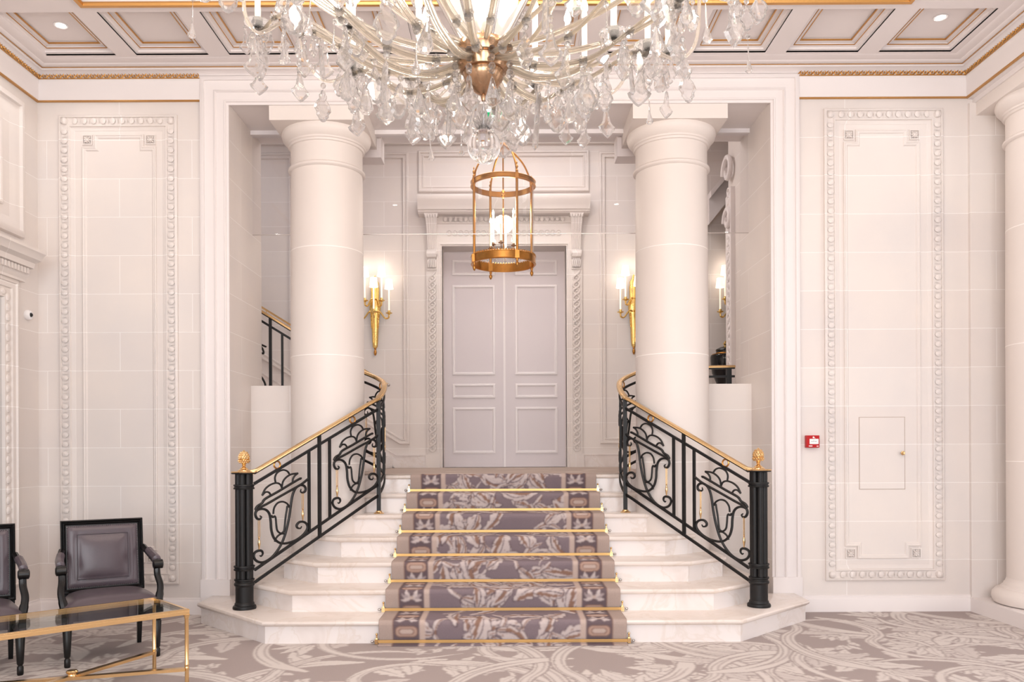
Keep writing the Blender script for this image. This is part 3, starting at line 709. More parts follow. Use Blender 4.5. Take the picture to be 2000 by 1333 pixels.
    for s0, dr_ in starts:
        if dr_ > 0 and s0+.59 > smax: continue
        if s0 == 1.6:
            for o in (-.06, .62): 
                if s0+o < smax: vbar(s0+o, -.088, -.785, .02)
        b = MB()
        for nme, pt in MOT.items():
            pp = spline([q(s0+dr_*u, v+.050-.022*u/.6) for u, v in pt], 4)
            r = .0105 if nme in ('hull_up', 'hull_low', 'stem', 'cup') else .008
            n = len(pp)
            rr = [r*(.45+.55*min(1, min(i, n-1-i)/(n*.12))) for i in range(n)] if nme in ('stem', 'cup') else [r]*n
            b.tube(pp, rr, 6)
        sp = up(b, 'scroll_panel', IRON)
        for (u, v0, v1) in ((.123, -.398, -.645), (.527, -.412, -.645)):
            a = q(s0+dr_*u, v0+.0)
            g_ = MB(); x, y, zt_ = a; zb_ = zt_+(v1-v0); h = zt_-zb_
            for o in (-.006, .006): g_.tube([(x+o*.8, y+o*.6, zt_), (x+o*.8, y+o*.6, zb_+h*.42)], .0032, 6)
            g_.lathe([(1e-6, 0), (.004, .002), (.006, h*.08), (.0115, h*.2), (.008, h*.33), (.0045, h*.36), (.009, h*.39), (.0045, h*.42), (1e-6, h*.44)], (x, y, zb_), 10)
            up(g_, 'tassel', BRASS)
        rp = []
        for k in range(20):
            a = 2*PI*k/20; pass
        # a true circle: undo the slope inside the ring
        c0 = q(s0+dr_*.288, -.058); x2, y2 = xy(s0+dr_*.298); x1, y1, _ = c0; d = Vector((x2-x1, y2-y1, 0)).normalized()
        rp = [tuple(Vector(c0)+d*.029*math.cos(2*PI*k/20)+Vector((0, 0, .029*math.sin(2*PI*k/20)))) for k in range(20)]
        up(MB().tube(rp, .007, 6, closed=True), 'rail_ring', OLDB)
    # standing post where the rail turns
    s = 1.335; x, y = xy(s); zt_ = H(s)-.01
    b = MB().box(x-.017, x+.017, y-.017, y+.017, 5*RI+.016, zt_); up(b, 'standing_post', IRON)
    up(MB().lathe([(.046, 0), (.048, .006), (.03, .014), (.026, .026), (.0, .026)][:4]+[(1e-6, .028)], (x, y, 5*RI+.0), 20), 'post_foot', BRASS)
    if mir < 0:
        x, y = xy(S[-1]-.06); up(MB().box(x-.025, x+.025, y-.02, y+.02, 1.155, H(S[-1])-.01), 'end_post', IRON)
    # newel
    nx_, ny_ = X(-2.045), 6.37; z = RI; L = lambda h: h+z
    nb = MB().lathe([(.088, 0), (.09, .012), (.086, .024), (.076, .03), (.074, .045), (.068, .052), (.068, .175), (.076, .182), (.079, .192), (.076, .202), (.07, .206), (.07, .216), (.077, .222), (.077, .232), (.06, .236), (1e-6, .236)], (nx_, ny_, z), 32)
    up(nb, 'newel_base', IRON)
    sh = MB()
    for k in range(6):
        a = k*PI/3+PI/6; sh.lathe([(.024, .22), (.024, 1.05)], (nx_+.044*math.cos(a), ny_+.044*math.sin(a), z), 14)
    sh.lathe([(.036, .22), (.036, 1.05)], (nx_, ny_, z), 16); up(sh, 'newel_shaft', IRON)
    rg = MB()
    for h in (.30, .93):
        rg.lathe([(.06, h), (.078, h), (.08, h+.004), (.08, h+.010), (.074, h+.014), (.074, h+.022), (.08, h+.026), (.08, h+.032), (.078, h+.036), (.06, h+.036)], (nx_, ny_, z), 28)
    up(rg, 'newel_band', IRON)
    up(MB().lathe([(1e-6, 1.048), (.092, 1.048), (.096, 1.053), (.096, 1.058), (1e-6, 1.060)], (nx_, ny_, z), 32), 'newel_cap', IRON)
    up(MB().lathe([(1e-6, 1.058), (.098, 1.058), (.1, 1.063), (.096, 1.068), (.05, 1.070), (.046, 1.078), (.034, 1.083), (.03, 1.09), (1e-6, 1.09)], (nx_, ny_, z), 32), 'cap_plate', BRASS)
    up(MB().tube([(nx_, ny_, z+1.064), q(.10, .004), q(.14, 0)], 1, prof=[(-.024, -.008), (.024, -.008), (.024, .006), (-.024, .006)], up=(0, 0, 1)), 'rail_easing', BRASS)
    ac = MB().lathe([(1e-6, 1.085), (.026, 1.086), (.028, 1.092), (.018, 1.098), (.013, 1.108), (.016, 1.118), (.013, 1.122), (.018, 1.128), (.032, 1.138), (.041, 1.15), (.043, 1.158), (.037, 1.162), (1e-6, 1.162)], (nx_, ny_, z), 24)
    for k in range(14):
        for r_, hh in ((.041, 1.150), (.034, 1.139)): a = 2*PI*(k+.5*(hh < 1.145))/14; ac.ball((nx_+r_*math.cos(a), ny_+r_*math.sin(a), z+hh), .0085, 6, 4)
    nut = MB().lathe([(.034, 1.158), (.038, 1.168), (.039, 1.182), (.034, 1.200), (.024, 1.216), (.010, 1.226), (.006, 1.232), (1e-6, 1.234)], (nx_, ny_, z), 24)
    for lv, (rr, hh) in enumerate(((.038, 1.170), (.037, 1.184), (.033, 1.198), (.024, 1.212))):
        for k in range(12): a = 2*PI*(k+.5*(lv % 2))/12; nut.ball((nx_+rr*math.cos(a), ny_+rr*math.sin(a), z+hh), .0075, 6, 4, (1, 1, 1.3))
    f_ = up(ac, 'acorn_finial', BRASS)
    o = nut.build('acorn_nut', BRASS, f_, 40); o.location = tuple(-v for v in root.location)
    return root
balustrade(1); balustrade(-1)

# ------------------------------------------------------------------ landing, side flight and stair hall
LZ = 7*RI; BY = 10.9
hb = MB().box(-6, 6, 7.9, 11.3, LZ-.2, LZ-.001); struct(hb.build('floor_landing_slab', MARB, angle=0))
lc = Canvas(-1.50, 1.5, 7.93, 10.86, .02)
R = random.Random(3)
for i in range(26):
    leaf([lc], R.uniform(-1.6, 1.5), R.uniform(8, 10.8), R.uniform(0, 6.28), .4, .16, 1, .8, 3, 2)
lco = carpet_obj('landing_carpet', [lc], np.array([rgb(184, 168, 158), rgb(204, 190, 180), rgb(172, 156, 146), rgb(0, 0, 0), rgb(0, 0, 0)]), RUNM)
lco.location.z = LZ+.012; sm = lco.modifiers.new('thickness', 'SOLIDIFY'); sm.thickness = .012; sm.offset = -1
tag(lco, 'taupe patterned carpet lying flat on the upper landing before the double door', 'carpet')
# back wall with a door opening
DX0, DX1, DZ1 = -.852, .800, 4.11
bw = MB().box(-6, DX0, BY, 11.25, LZ-.2, 5.8).box(DX1, 6, BY, 11.25, LZ-.2, 5.8).box(DX0, DX1, BY, 11.25, DZ1, 5.8).box(DX0-.1, DX1+.1, 11.25, 11.35, LZ-.2, DZ1+.1)
struct(bw.build('wall_stair_hall', LIME, angle=0))
struct(MB().box(-6.2, -6, 7.9, 11.2, LZ-.2, 5.8).build('wall_stair_hall_left', LIME, angle=0))
struct(MB().box(6, 6.2, 7.9, 11.2, LZ-.2, 5.8).build('wall_stair_hall_right', LIME, angle=0))
struct(MB().box(-6.2, 6.2, 7.0, 11.2, 5.7, 5.85).build('ceiling_stair_hall', CEILM, angle=0))
fl = thing('upper_stair_flight', 'marble flight climbing away to the left behind the left column', 'stairs', (-1.5, 9.5, LZ))
for k in range(15):
    x1 = -1.52-.27*k; zt_ = LZ+.165*(k+1)
    MB().box(x1-.29, x1, 8.22, 10.86, LZ, zt_).build('step', MARB, fl, 0, world=True)
MB().prism([(-1.45, LZ), (-1.45, LZ+.10), (-5.9, LZ+.10+4.45*.611), (-5.9, LZ)], 8.10, 8.215, lambda x, z, y: (x, y, z)).build('stringer', MARB, fl, 0, world=True)
# marble skirting on the back wall
sk = MB()
def slant(b, pts, h0, h1, th): # band following pts between heights
    for i in range(len(pts)-1):
        (x0, z0), (x1, z1) = pts[i], pts[i+1]
        b.prism([(x0, z0+h0), (x1, z1+h0), (x1, z1+h1), (x0, z0+h1)], BY-th, BY+.002, lambda x, z, y: (x, y, z))
LP = [(-6, LZ+.62*4.53), (-1.47, LZ), (DX0-.19, LZ)]
slant(sk, LP, .0, .17, .03); slant(sk, LP, .17, .185, .04)
sk.prism([(DX1+.19, LZ), (5.9, LZ), (5.9, LZ+.17), (DX1+.19, LZ+.17)], BY-.03, BY, lambda x, z, y: (x, y, z)); sk.prism([(DX1+.19, LZ+.17), (5.9, LZ+.17), (5.9, LZ+.185), (DX1+.19, LZ+.185)], BY-.04, BY, lambda x, z, y: (x, y, z))
struct(sk.build('baseboard_stair_hall', MARB, angle=20))
pf = MB(); PP = [(0, 0), (0, .02), (.012, .034), (.03, .034), (.036, .018), (.055, .018), (.062, .028), (.075, .028), (.08, .008), (.085, 0)]
pf.sweep([(-2.62, 1.475+.62*1.2), (-1.42, 1.475), (-1.29, 1.475), (-1.29, 5.36), (-2.62, 5.36)], PP, True, XZ(BY))
pf.sweep(rect(-1.165, 1.11, 4.83, 5.38), PP, True, XZ(BY))
pf.sweep(rect(1.24, 2.55, 1.475, 5.36), PP, True, XZ(BY))
pf.sweep([(-4.2, 1.475+.62*2.8), (-2.8, 1.475+.62*1.4), (-2.8, 5.36), (-4.2, 5.36)], PP, True, XZ(BY))
pf.box(-6, 6, BY-.06, BY+.01, 5.46, 5.7)
struct(pf.build('trim_10', LIME))
# right-hand return of the stair hall with its carved casing
struct(MB().box(2.62, 2.9, 7.9, 9.64, LZ, 5.7).build('wall_hall_return', LIME, angle=0))
cz = MB().box(2.585, 2.625, 9.40, 9.64, LZ, 4.35).box(2.57, 2.63, 9.36, 9.40, LZ, 4.4)
fr = YZ(2.585, -1)
for k in range(38): cz.ball((2.584, 9.52, LZ+.2+k*.081), .028, 8, 5, (.5, 1.3, 1.2))
for k in range(34): cz.tube([(2.585+.012*0, 9.52+.05*math.sin(a*1.0), LZ+.2+k*.092+.04*math.cos(a)) for a in np.linspace(0, 2*PI, 10)[:-1]], .008, 4, closed=True)
for zc, r in ((4.05, .16), (4.62, .20)):
    sp = [(2.57, 9.50+r*(1-t/9)*math.cos(t*.9), zc+r*(1-t/9)*math.sin(t*.9)) for t in np.linspace(0, 8, 30)]
    cz.tube(sp, .03, 8)
struct(cz.build('trim_11', PLAST))
rk = MB()
rk.prism([(2.62, 4.30), (3.15, 4.95), (3.15, 5.25), (2.62, 4.62)], BY-.35, BY-.001, lambda x, z, y: (x, y, z)).prism([(2.62, 4.62), (3.15, 5.25), (3.15, 5.32), (2.62, 4.70)], BY-.45, BY-.001, lambda x, z, y: (x, y, z))
struct(rk.build('trim_12', PLAST, angle=0))

# ------------------------------------------------------------------ double door
dr = bpy.data.objects.new('door_1', None); C.objects.link(dr); dr.location = (-.026, BY, LZ); struct(dr)
def D(b, n, m, a=30, par=None): return b.build(n, m, dr, a, world=True)
LT_ = 4.115
for nm, x0, x1 in (('door_leaf', DX0-.01, -.032), ('door_leaf', -.024, DX1+.01)):
    b = MB().box(x0, x1, BY+.30, BY+.349, LZ+.012, LT_)
    lf = D(b, nm, DOORM)
    tm = MB(); a, c = (-.737, -.154) if x0 < -.5 else (.119, .695)
    for z0, z1 in ((3.788, 3.997), (2.426, 3.654), (2.11, 2.306), (1.352, 1.984)):
        tm.sweep(rect(a, c, z0, z1), [(0, 0), (0, .012), (.012, .018), (.026, .016), (.034, .006), (.04, 0)], True, XZ(BY+.30))
    o = tm.build('panel_moulding', DOORT, lf); o.location = tuple(-v for v in dr.location)
D(MB().box(-.042, -.014, BY+.285, BY+.31, LZ+.012, LT_), 'meeting_stile', DOORT)
cas = MB().sweep([(DX0-.05, LZ), (DX0-.05, DZ1+.05), (DX1+.05, DZ1+.05), (DX1+.05, LZ)], [(0, 0), (0, .03), (-.012, .036), (-.03, .036), (-.034, .022), (-.05, .018), (-.05, -.1), (0, -.1)], False, XZ(BY))
cas.box(DX0-.21, DX0-.05, BY-.03, BY, LZ, 4.5).box(DX1+.05, DX1+.21, BY-.03, BY, LZ, 4.5).box(DX0-.05, DX1+.05, BY-.03, BY, DZ1+.05, 4.5)
cas.box(DX0-.225, DX0-.035, BY-.055, BY, LZ, LZ+.19).box(DX1+.035, DX1+.225, BY-.055, BY, LZ, LZ+.19)
D(cas, 'door_casing', LIME)
for sx in (DX0-.13, DX1+.13):
    b = MB(); n = 27
    for k in range(n):
        zc = LZ+.27+k*.0865
        b.tube([(sx+.040*math.cos(a), BY-.036, zc+.043*math.sin(a)) for a in np.linspace(0, 2*PI, 13)[:-1]], .011, 5, closed=True)
        b.ball((sx, BY-.036, zc), .014, 8, 5)
        b.tube([(sx-.045, BY-.036, zc-.02), (sx-.03, BY-.045, zc+.02), (sx, BY-.045, zc+.043), (sx+.03, BY-.045, zc+.066), (sx+.045, BY-.036, zc+.10)], .011, 5)
    for s in (-1, 1): b.box(sx+s*.062-.006, sx+s*.062+.006, BY-.042, BY-.02, LZ+.2, 3.6)
    D(b, 'carved_border', LIME)
    # scrolled corbel
    cp = [(0, 3.58), (-.045, 3.58), (-.05, 3.60), (-.03, 3.62), (-.05, 3.66), (-.055, 3.74), (-.035, 3.76), (-.075, 3.79), (-.085, 3.84), (-.065, 3.88), (-.06, 3.9), (-.075, 4.05), (-.11, 4.25), (-.16, 4.40), (-.17, 4.46), (0, 4.46)]
    zf = lambda z: 3.79+(z-3.58)*.80
    c = MB().prism([(BY+y, zf(z)) for y, z in cp], sx-.062, sx+.062, lambda y, z, x: (x, y, z))
    for f in (-.05, -.025, 0, .025, .05):
        c.tube([(sx+f, BY-.062, zf(3.92)), (sx+f*1.05, BY-.08, zf(4.07)), (sx+f*1.2, BY-.115, zf(4.26)), (sx+f*1.35, BY-.165, zf(4.42))], .009, 5)
        c.tube([(sx+f*.8, BY-.052, zf(3.62)), (sx+f, BY-.062, zf(3.70)), (sx+f*.7, BY-.05, zf(3.76))], .011, 5)
    for s in (-1, 1):
        c.tube([(sx+s*.066, BY-.06+.045*(1-t/8)*math.cos(t), zf(3.835)+.045*(1-t/8)*math.sin(t)) for t in np.linspace(0, 7, 22)], .01, 5)
    D(c, 'corbel', LIME)
con = MB()
path = [(BY, DX0-.22), (BY, DX1+.22)]
con.prism([(BY, 4.50), (BY-.17, 4.50), (BY-.20, 4.52), (BY-.20, 4.535), (BY-.22, 4.545), (BY-.235, 4.60), (BY-.27, 4.65), (BY-.28, 4.69), (BY-.28, 4.72), (BY, 4.72)], DX0-.30, DX1+.30, lambda y, z, x: (x, y, z))
for k in range(24): xk = DX0+.05+k*(DX1-DX0-.1)/23; con.ball((xk, BY-.055, 4.455), .030, 8, 5, (1, .8, 1.1))
con.box(DX0-.06, DX1+.06, BY-.05, BY, 4.41, 4.425)
for sx in (DX0-.13, DX1+.13):
    con.box(sx-.09, sx+.09, BY-.18, BY, 4.485, 4.51)
    for k in range(5): con.ball((sx-.07+k*.035, BY-.165, 4.475), .022, 8, 5, (.8, 1, 1.3))
for k in range(20):
    xk = DX0+.10+k*(DX1-DX0-.2)/19
    con.tube([(xk+.034*math.cos(a), BY-.034, 4.28+.036*math.sin(a)) for a in np.linspace(0, 2*PI, 11)[:-1]], .007, 4, closed=True); con.ball((xk, BY-.034, 4.28), .012, 6, 4)
D(con, 'door_cornice', LIME)

# ------------------------------------------------------------------ hatch, call point, camera, exit sign
t = thing('access_hatch', 'flush limestone access hatch with a small brass knob in the right wall panel', 'hatch', (3.205, FY, 1.35))
MB().sweep(rect(-.197, .197, -.31, .31), [(0, -.002), (0, .0015), (.0035, .0015), (.0035, -.002)], True, XZ(0)).build('hatch_frame', LINE, t)
MB().box(-.191, .191, -.004, 0, -.304, .304).build('hatch_door', LIME, t).location = (0, 0, 0)
M = Matrix.Rotation(PI/2, 3, 'X')
MB().lathe([(1e-6, 0), (.008, 0), (.007, .014), (.016, .02), (.018, .028), (.012, .034), (1e-6, .035)], (.165, -.004, .0), 16, M).build('knob', BRASS, t)
t = thing('fire_call_point', 'small red square fire alarm call point on the wall right of the opening', 'fire alarm', (2.60, FY, 1.452))
cb_ = MB().box(-.056, .056, -.045, 0, -.052, .052); o = cb_.build('housing', REDP, t); md = o.modifiers.new('b', 'BEVEL'); md.width = .004; md.segments = 2
MB().box(-.030, .046, -.0475, -.045, -.022, .022).build('white_window', WHITEP, t)
b = MB()
for x in (-.010, .006, .022): b.ball((x, -.048, .001), .0035, 8, 4, (1, .4, 1))
b.box(.0055, .0065, -.0485, -.0475, .002, .012); b.build('press_mark', BLACKP, t)
b = MB().box(-.036, -.006, -.0465, -.045, -.042, -.034).box(.030, .046, -.0465, -.045, -.043, -.036).ball((.004, -.045, .035), .008, 10, 5, (1, .2, 1)); b.tube([(.010, -.0455, .033), (.018, -.0455, .026)], .0018, 5); b.build('white_lettering', WHITEP, t)
t = thing('security_camera', 'small white dome security camera with black lens on the left wall', 'security camera', (-4.0, 6.83, 2.535))
M = Matrix.Rotation(PI/2, 3, 'Y')
MB().lathe([(1e-6, 0), (.040, 0), (.042, .006), (.042, .022), (.036, .034), (.022, .040), (.020, .036), (1e-6, .036)], (0, 0, 0), 24, M).build('body', WHITEP, t)
MB().ball((.036, 0, 0), .017, 12, 8).build('lens', BLACKP, t)
t = thing('exit_sign', 'green illuminated exit sign hanging from the beam above the landing', 'sign', (-.08, 7.1, 4.36))
MB().box(-.10, .10, -.014, .014, -.040, -.018).box(-.004, .004, -.004, .004, -.018, 0).build('sign_housing', WHITEE, t)
sg = MB().box(-.096, .096, -.006, .006, -.118, -.040).build('sign_face', GREENE, t)
b = MB()                                                            # running figure and arrow
def strip(pts, w_): b.tube([(x, -.0075, z) for x, z in pts], w_, 5)
b.ball((-.022, -.007, -.055), .006, 8, 5, (1, .3, 1)); strip([(-.024, -.062), (-.030, -.082)], .005); strip([(-.030, -.082), (-.018, -.092), (-.020, -.108)], .004); strip([(-.030, -.082), (-.040, -.096), (-.054, -.098)], .004); strip([(-.024, -.066), (-.010, -.074)], .003); strip([(-.026, -.066), (-.042, -.072)], .003)
strip([(.075, -.079), (.03, -.079)], .003); strip([(.045, -.066), (.03, -.079), (.045, -.092)], .003)
b.build('sign_symbol', WHITEE, t)

# ------------------------------------------------------------------ lantern
t = thing('hanging_lantern', 'large cylindrical glass and brass candle lantern hanging over the landing', 'lantern', (-.029, 9.2, 3.45))
RL = .355; lz = lambda z: z-3.45
def ringprof(z0, z1, r0=RL-.01, r1=RL+.006): return [(r0, z0), (r1, z0), (r1+.006, z0+.006), (r1, z0+.012), (r1, z1-.012), (r1+.006, z1-.006), (r1, z1), (r0, z1), (r0, z0)]
MB().lathe(ringprof(lz(3.47), lz(3.565)), (0, 0, 0), 64).build('bottom_ring', OLDB, t)
MB().lathe(ringprof(lz(4.345), lz(4.405)), (0, 0, 0), 64).build('top_ring', OLDB, t)
b = MB()
for k in range(72): a = 2*PI*k/72; b.ball((RL*math.cos(a), RL*math.sin(a), lz(3.572)), .009, 6, 4)
b.build('pierced_gallery', OLDB, t)
MB().lathe([(RL-.012, lz(3.56)), (RL-.012, lz(4.35))], (0, 0, 0), 64, cap=False).build('glass_cylinder', GLASS, t)
for k in range(4):
    a = math.radians(-90-25)+k*PI/2+PI; a = -PI/2+math.radians(25)+k*PI/2; x, y = RL*math.cos(a), RL*math.sin(a)
    p = MB().lathe([(.014, lz(3.46)), (.014, lz(4.42))], (x, y, 0), 10); p.box(x-.024, x+.024, y-.024, y+.024, lz(3.475), lz(3.56)).box(x-.018, x+.018, y-.018, y+.018, lz(4.345), lz(4.405)); po = p.build('post', OLDB, t)
    MB().lathe([(1e-6, lz(3.375)), (.010, lz(3.385)), (.020, lz(3.41)), (.016, lz(3.43)), (.008, lz(3.437)), (.014, lz(3.447)), (.014, lz(3.46)), (1e-6, lz(3.465))], (x, y, 0), 12).build('acorn_drop', OLDB, po)
    MB().lathe([(.012, lz(4.42)), (.016, lz(4.43)), (.006, lz(4.445)), (.012, lz(4.46)), (.016, lz(4.475)), (.006, lz(4.49)), (.004, lz(4.50)), (.010, lz(4.512)), (1e-6, lz(4.53))], (x, y, 0), 12).build('finial', OLDB, po)
    hp_ = [(x*.98, y*.98, lz(4.40)), (x*.93, y*.93, lz(4.50)), (x*.72, y*.72, lz(4.64)), (x*.42, y*.42, lz(4.74)), (x*.15, y*.15, lz(4.80)), (x*.04, y*.04, lz(4.86))]
    MB().tube(spline(hp_, 5), .010, 8).build('hoop', OLDB, t)
MB().lathe([(.004, lz(3.60)), (.010, lz(3.62)), (.007, lz(3.66)), (.007, lz(4.22)), (.022, lz(4.24)), (.024, lz(4.26)), (.01, lz(4.28)), (.024, lz(4.30)), (.008, lz(4.32)), (.007, lz(4.82)), (.03, lz(4.84)), (.034, lz(4.87)), (.015, lz(4.90)), (.01, lz(4.92))], (0, 0, 0), 16).build('stem', OLDB, t)
ch = MB()
for k in range(14):
    z = lz(4.93)+k*.055; ax = k % 2
    ch.tube([((.014*math.cos(a)) if ax else 0, 0 if ax else (.014*math.cos(a)), z+.034*math.sin(a)) for a in np.linspace(0, 2*PI, 11)[:-1]], .004, 5, closed=True)
ch.build('chain', OLDB, t)
MB().lathe([(.05, lz(5.66)), (.06, lz(5.69)), (.06, lz(5.70))], (0, 0, 0), 20).build('ceiling_rose', OLDB, t)
hs_ = [3.98, 3.86, 4.06, 3.93, 3.90, 4.02]
for k in range(6):
    a = 2*PI*k/6+.35; rr = .15; x, y = rr*math.cos(a), rr*math.sin(a); zb = lz([3.62, 3.66, 3.72, 3.64, 3.68, 3.66][k]); zt_ = lz(hs_[k])
    MB().tube(spline([(.01*math.cos(a), .01*math.sin(a), lz(3.62)), (x*.4, y*.4, lz(3.57)), (x*.85, y*.85, zb-.05), (x, y, zb)], 5), .006, 6).build('candle_arm', BOWLM, t)
    MB().lathe([(.006, zb-.005), (.03, zb+.004), (.032, zb+.010), (.012, zb+.012), (.014, zb+.03), (.012, zb+.032)], (x, y, 0), 12).build('drip_pan', BOWLM, t)
    c = MB().lathe([(.012, zb+.02), (.012, zt_)], (x, y, 0), 10).build('candle', CANDLE, t)
    MB().lathe([(.006, zt_), (.013, zt_+.015), (.011, zt_+.035), (1e-6, zt_+.065)], (x, y, 0), 8).build('flame_bulb', BULB, c)
sw = MB()
for k in range(10):
    a = 2*PI*k/10; pz = lz(3.60)
    sw.tube(spline([(.02*math.cos(a), .02*math.sin(a), pz), (.07*math.cos(a+.2), .07*math.sin(a+.2), pz+.05), (.12*math.cos(a+.3), .12*math.sin(a+.3), pz), (.20*math.cos(a+.2), .20*math.sin(a+.2), pz-.02)], 4), .006, 5)
    sw.ball((.20*math.cos(a+.2), .20*math.sin(a+.2), pz-.04), .014, 8, 5, (1, 1, 1.6))
sw.build('crystal_swag', CRYS, t)
light('POINT', 'lantern_glow', (-.029, 9.2, 4.12), 55, WARM, .12)

# ------------------------------------------------------------------ wall sconces
def make_sconce(x, label):
    t = thing('wall_sconce', label, 'wall sconce', (x, BY, 2.75), 0, 'gilded wall sconces beside the door')
    z = lambda v: v-2.75
    b = MB()
    pr = [(.010, 2.75), (.026, 2.77), (.032, 2.84), (.04, 3.05), (.052, 3.20), (.062, 3.28), (.06, 3.36), (.045, 3.40), (.048, 3.55), (.04, 3.58), (.044, 3.62), (.022, 3.66), (.014, 3.70), (.004, 3.72)]
    b.lathe([(r*1.2, z(v)) for r, v in pr], (0, -.035, 0), 16, sx=1, sy=.55)
    for zz, r in ((2.80, .034), (3.24, .06), (3.32, .066), (3.40, .054), (3.57, .048)): b.lathe([(r-.01, z(zz)-.008), (r, z(zz)-.005), (r, z(zz)+.005), (r-.01, z(zz)+.008)], (0, -.035, 0), 16, sy=.65)
    for f in (-.018, 0, .018): b.tube([(f*.8, -.058, z(2.82)), (f*1.6, -.070, z(3.20))], .005, 5)
    for s in (-1, 1):
        for q in range(4): b.ball((s*.042, -.05, z(3.08+q*.035)), .012, 6, 4)
    b.build('backplate', GILT, t)
    MB().lathe([(1e-6, z(2.655)), (.012, z(2.665)), (.020, z(2.695)), (.016, z(2.725)), (.008, z(2.735)), (.016, z(2.745)), (.014, z(2.76))], (0, -.035, 0), 12).build('acorn_finial', OLDB, t)
    b = MB(); b.tube([(-.045, -.045, z(3.30)), (-.05, -.05, z(3.2)), (-.042, -.05, z(3.02))], .010, 6); b.tube([(.045, -.045, z(3.30)), (.05, -.05, z(3.2)), (.042, -.05, z(3.02))], .010, 6); b.build('leaf_garland', GILT, t)
    for dx, dy, zc, zs in ((-.19, -.14, 3.20, 3.52), (.0+.02, -.27, 3.20, 3.52), (.20, -.14, 3.20, 3.52), (-.12, -.12, 3.37, 3.69), (.10, -.12, 3.37, 3.69)):
        pts_ = [(0, -.05, z(zc+.02)), (dx*.35, -.05+dy*.3, z(zc+.03)), (dx*.7, dy*.75, z(zc-.055)), (dx*.95, dy*.98, z(zc-.06)), (dx, dy, z(zc-.02)), (dx, dy, z(zc))]
        MB().tube(spline(pts_, 5), .0105, 8).build('arm', GILT, t)
        MB().lathe([(.008, z(zc)-.02), (.02, z(zc)-.008), (.042, z(zc)), (.044, z(zc)+.008), (.018, z(zc)+.010), (.018, z(zc)+.035), (.012, z(zc)+.038)], (dx, dy, 0), 14).build('drip_pan', GILT, t)
        c = MB().lathe([(.011, z(zc)+.03), (.011, z(zs))], (dx, dy, 0), 10).build('candle', CANDLE, t)
        MB().lathe([(.058, z(zs)), (.044, z(zs)+.125), (.042, z(zs)+.125), (.056, z(zs))], (dx, dy, 0), 20, cap=False).build('lamp_shade', SHADE, t)
        light('POINT', 'sconce_bulb', (x+dx, BY+dy, zs+.15), .6, WARM, .035)
    return t
make_sconce(-1.74, 'gilded five-light wall sconce left of the white double door')
make_sconce(1.69, 'gilded five-light wall sconce right of the door, partly behind the right column')
make_sconce(3.0, 'gilded wall sconce farthest right, seen between column and jamb above the vase')

t = thing('wall_handrail', 'thin brass handrail on the stair hall wall ending behind the left balustrade', 'handrail', (-1.57, BY-.09, 2.27))
MB().tube([(0, 0, 0), (-4.2, 0, 2.6)], .014, 10).build('rail', BRASS, t)
MB().ball((.012, 0, -.008), .022, 12, 8).build('end_knob', STEEL, t)
for x in (-.35, -1.6, -2.9): MB().tube([(x, 0, -x*.62-.01), (x, .03, -x*.62-.05), (x, .088, -x*.62-.05)], .006, 6).build('bracket', BRASS, t)

# ------------------------------------------------------------------ vase on its pedestal
t = thing('vase_pedestal', 'plain stone pedestal under the black lidded vase, mostly hidden by the low wall', 'pedestal', (2.74, 10.25, LZ))
MB().box(-.18, .18, -.18, .18, 0, .08).box(-.15, .15, -.15, .15, .08, .92).box(-.18, .18, -.18, .18, .92, .97).build('body', COLM, t)
t = thing('lidded_vase', 'tall glossy black lidded vase with gilt knob behind the right low wall', 'vase', (2.74, 10.25, LZ+.97))
MB().lathe([(.10, 0), (.11, .01), (.10, .03), (.115, .10), (.165, .22), (.182, .34), (.186, .42), (.18, .445), (.165, .455), (.12, .462), (.115, .47)], (0, 0, 0), 32).build('body', PORC, t)
MB().lathe([(.165, .452), (.168, .458), (.12, .468), (.118, .475)], (0, 0, 0), 32, cap=False).build('gilt_band', OLDB, t)
MB().lathe([(.10, .47), (.115, .478), (.115, .50), (.122, .505), (.115, .52), (.07, .545), (.03, .555), (1e-6, .56)], (0, 0, 0), 32).build('lid', PORC, t)
MB().lathe([(.018, .555), (.012, .565), (.024, .58), (.028, .595), (.014, .61), (.006, .625), (1e-6, .63)], (0, 0, 0), 16).build('lid_knob', GILT, t)

# ------------------------------------------------------------------ left wall: mirror and raised panel
fn = YZ(-4.0, 1)
RV = lambda P: list(reversed(P))
b = MB(); MY0, MY1 = 4.2, 6.64
t = thing('wall_mirror', 'tall wall mirror in a carved limestone frame with dentil cornice, far left edge', 'mirror', (-4.0, 5.4, .3))
MB().sweep(rect(MY0, MY1, .3, 2.78), [(0, 0), (0, .05), (.015, .06), (.03, .06), (.035, .045), (.075, .045), (.08, .03), (.085, .0)], True, fn).build('frame', LIME, t, world=True)
b = MB().sweep(rect(MY0+.08, MY1-.08, .38, 2.70), [(0, 0), (0, .03), (.075, .03), (.08, .02), (.085, 0)], True, fn)
for y in (MY0+.118, MY1-.118):
    for k in range(28): b.ball(fn(y, .44+k*.081, .03), .026, 8, 5, (.6, 1, 1.3))
for z in (.418, 2.662):
    for k in range(25): b.ball(fn(MY0+.2+k*.086, z, .03), .026, 8, 5, (.6, 1.3, 1))
b.build('carved_border', LIME, t, world=True)
MB().box(-4.0, -3.992, MY0+.16, MY1-.16, .46, 2.62).build('mirror_glass', MIRR, t, world=True)
b = MB(); e = [(0, 2.78), (.07, 2.78), (.07, 2.80), (.09, 2.82), (.10, 2.835), (.10, 2.885), (.14, 2.89), (.15, 2.93), (.20, 2.95), (.22, 2.985), (.24, 3.0), (.24, 3.02), (0, 3.04)]
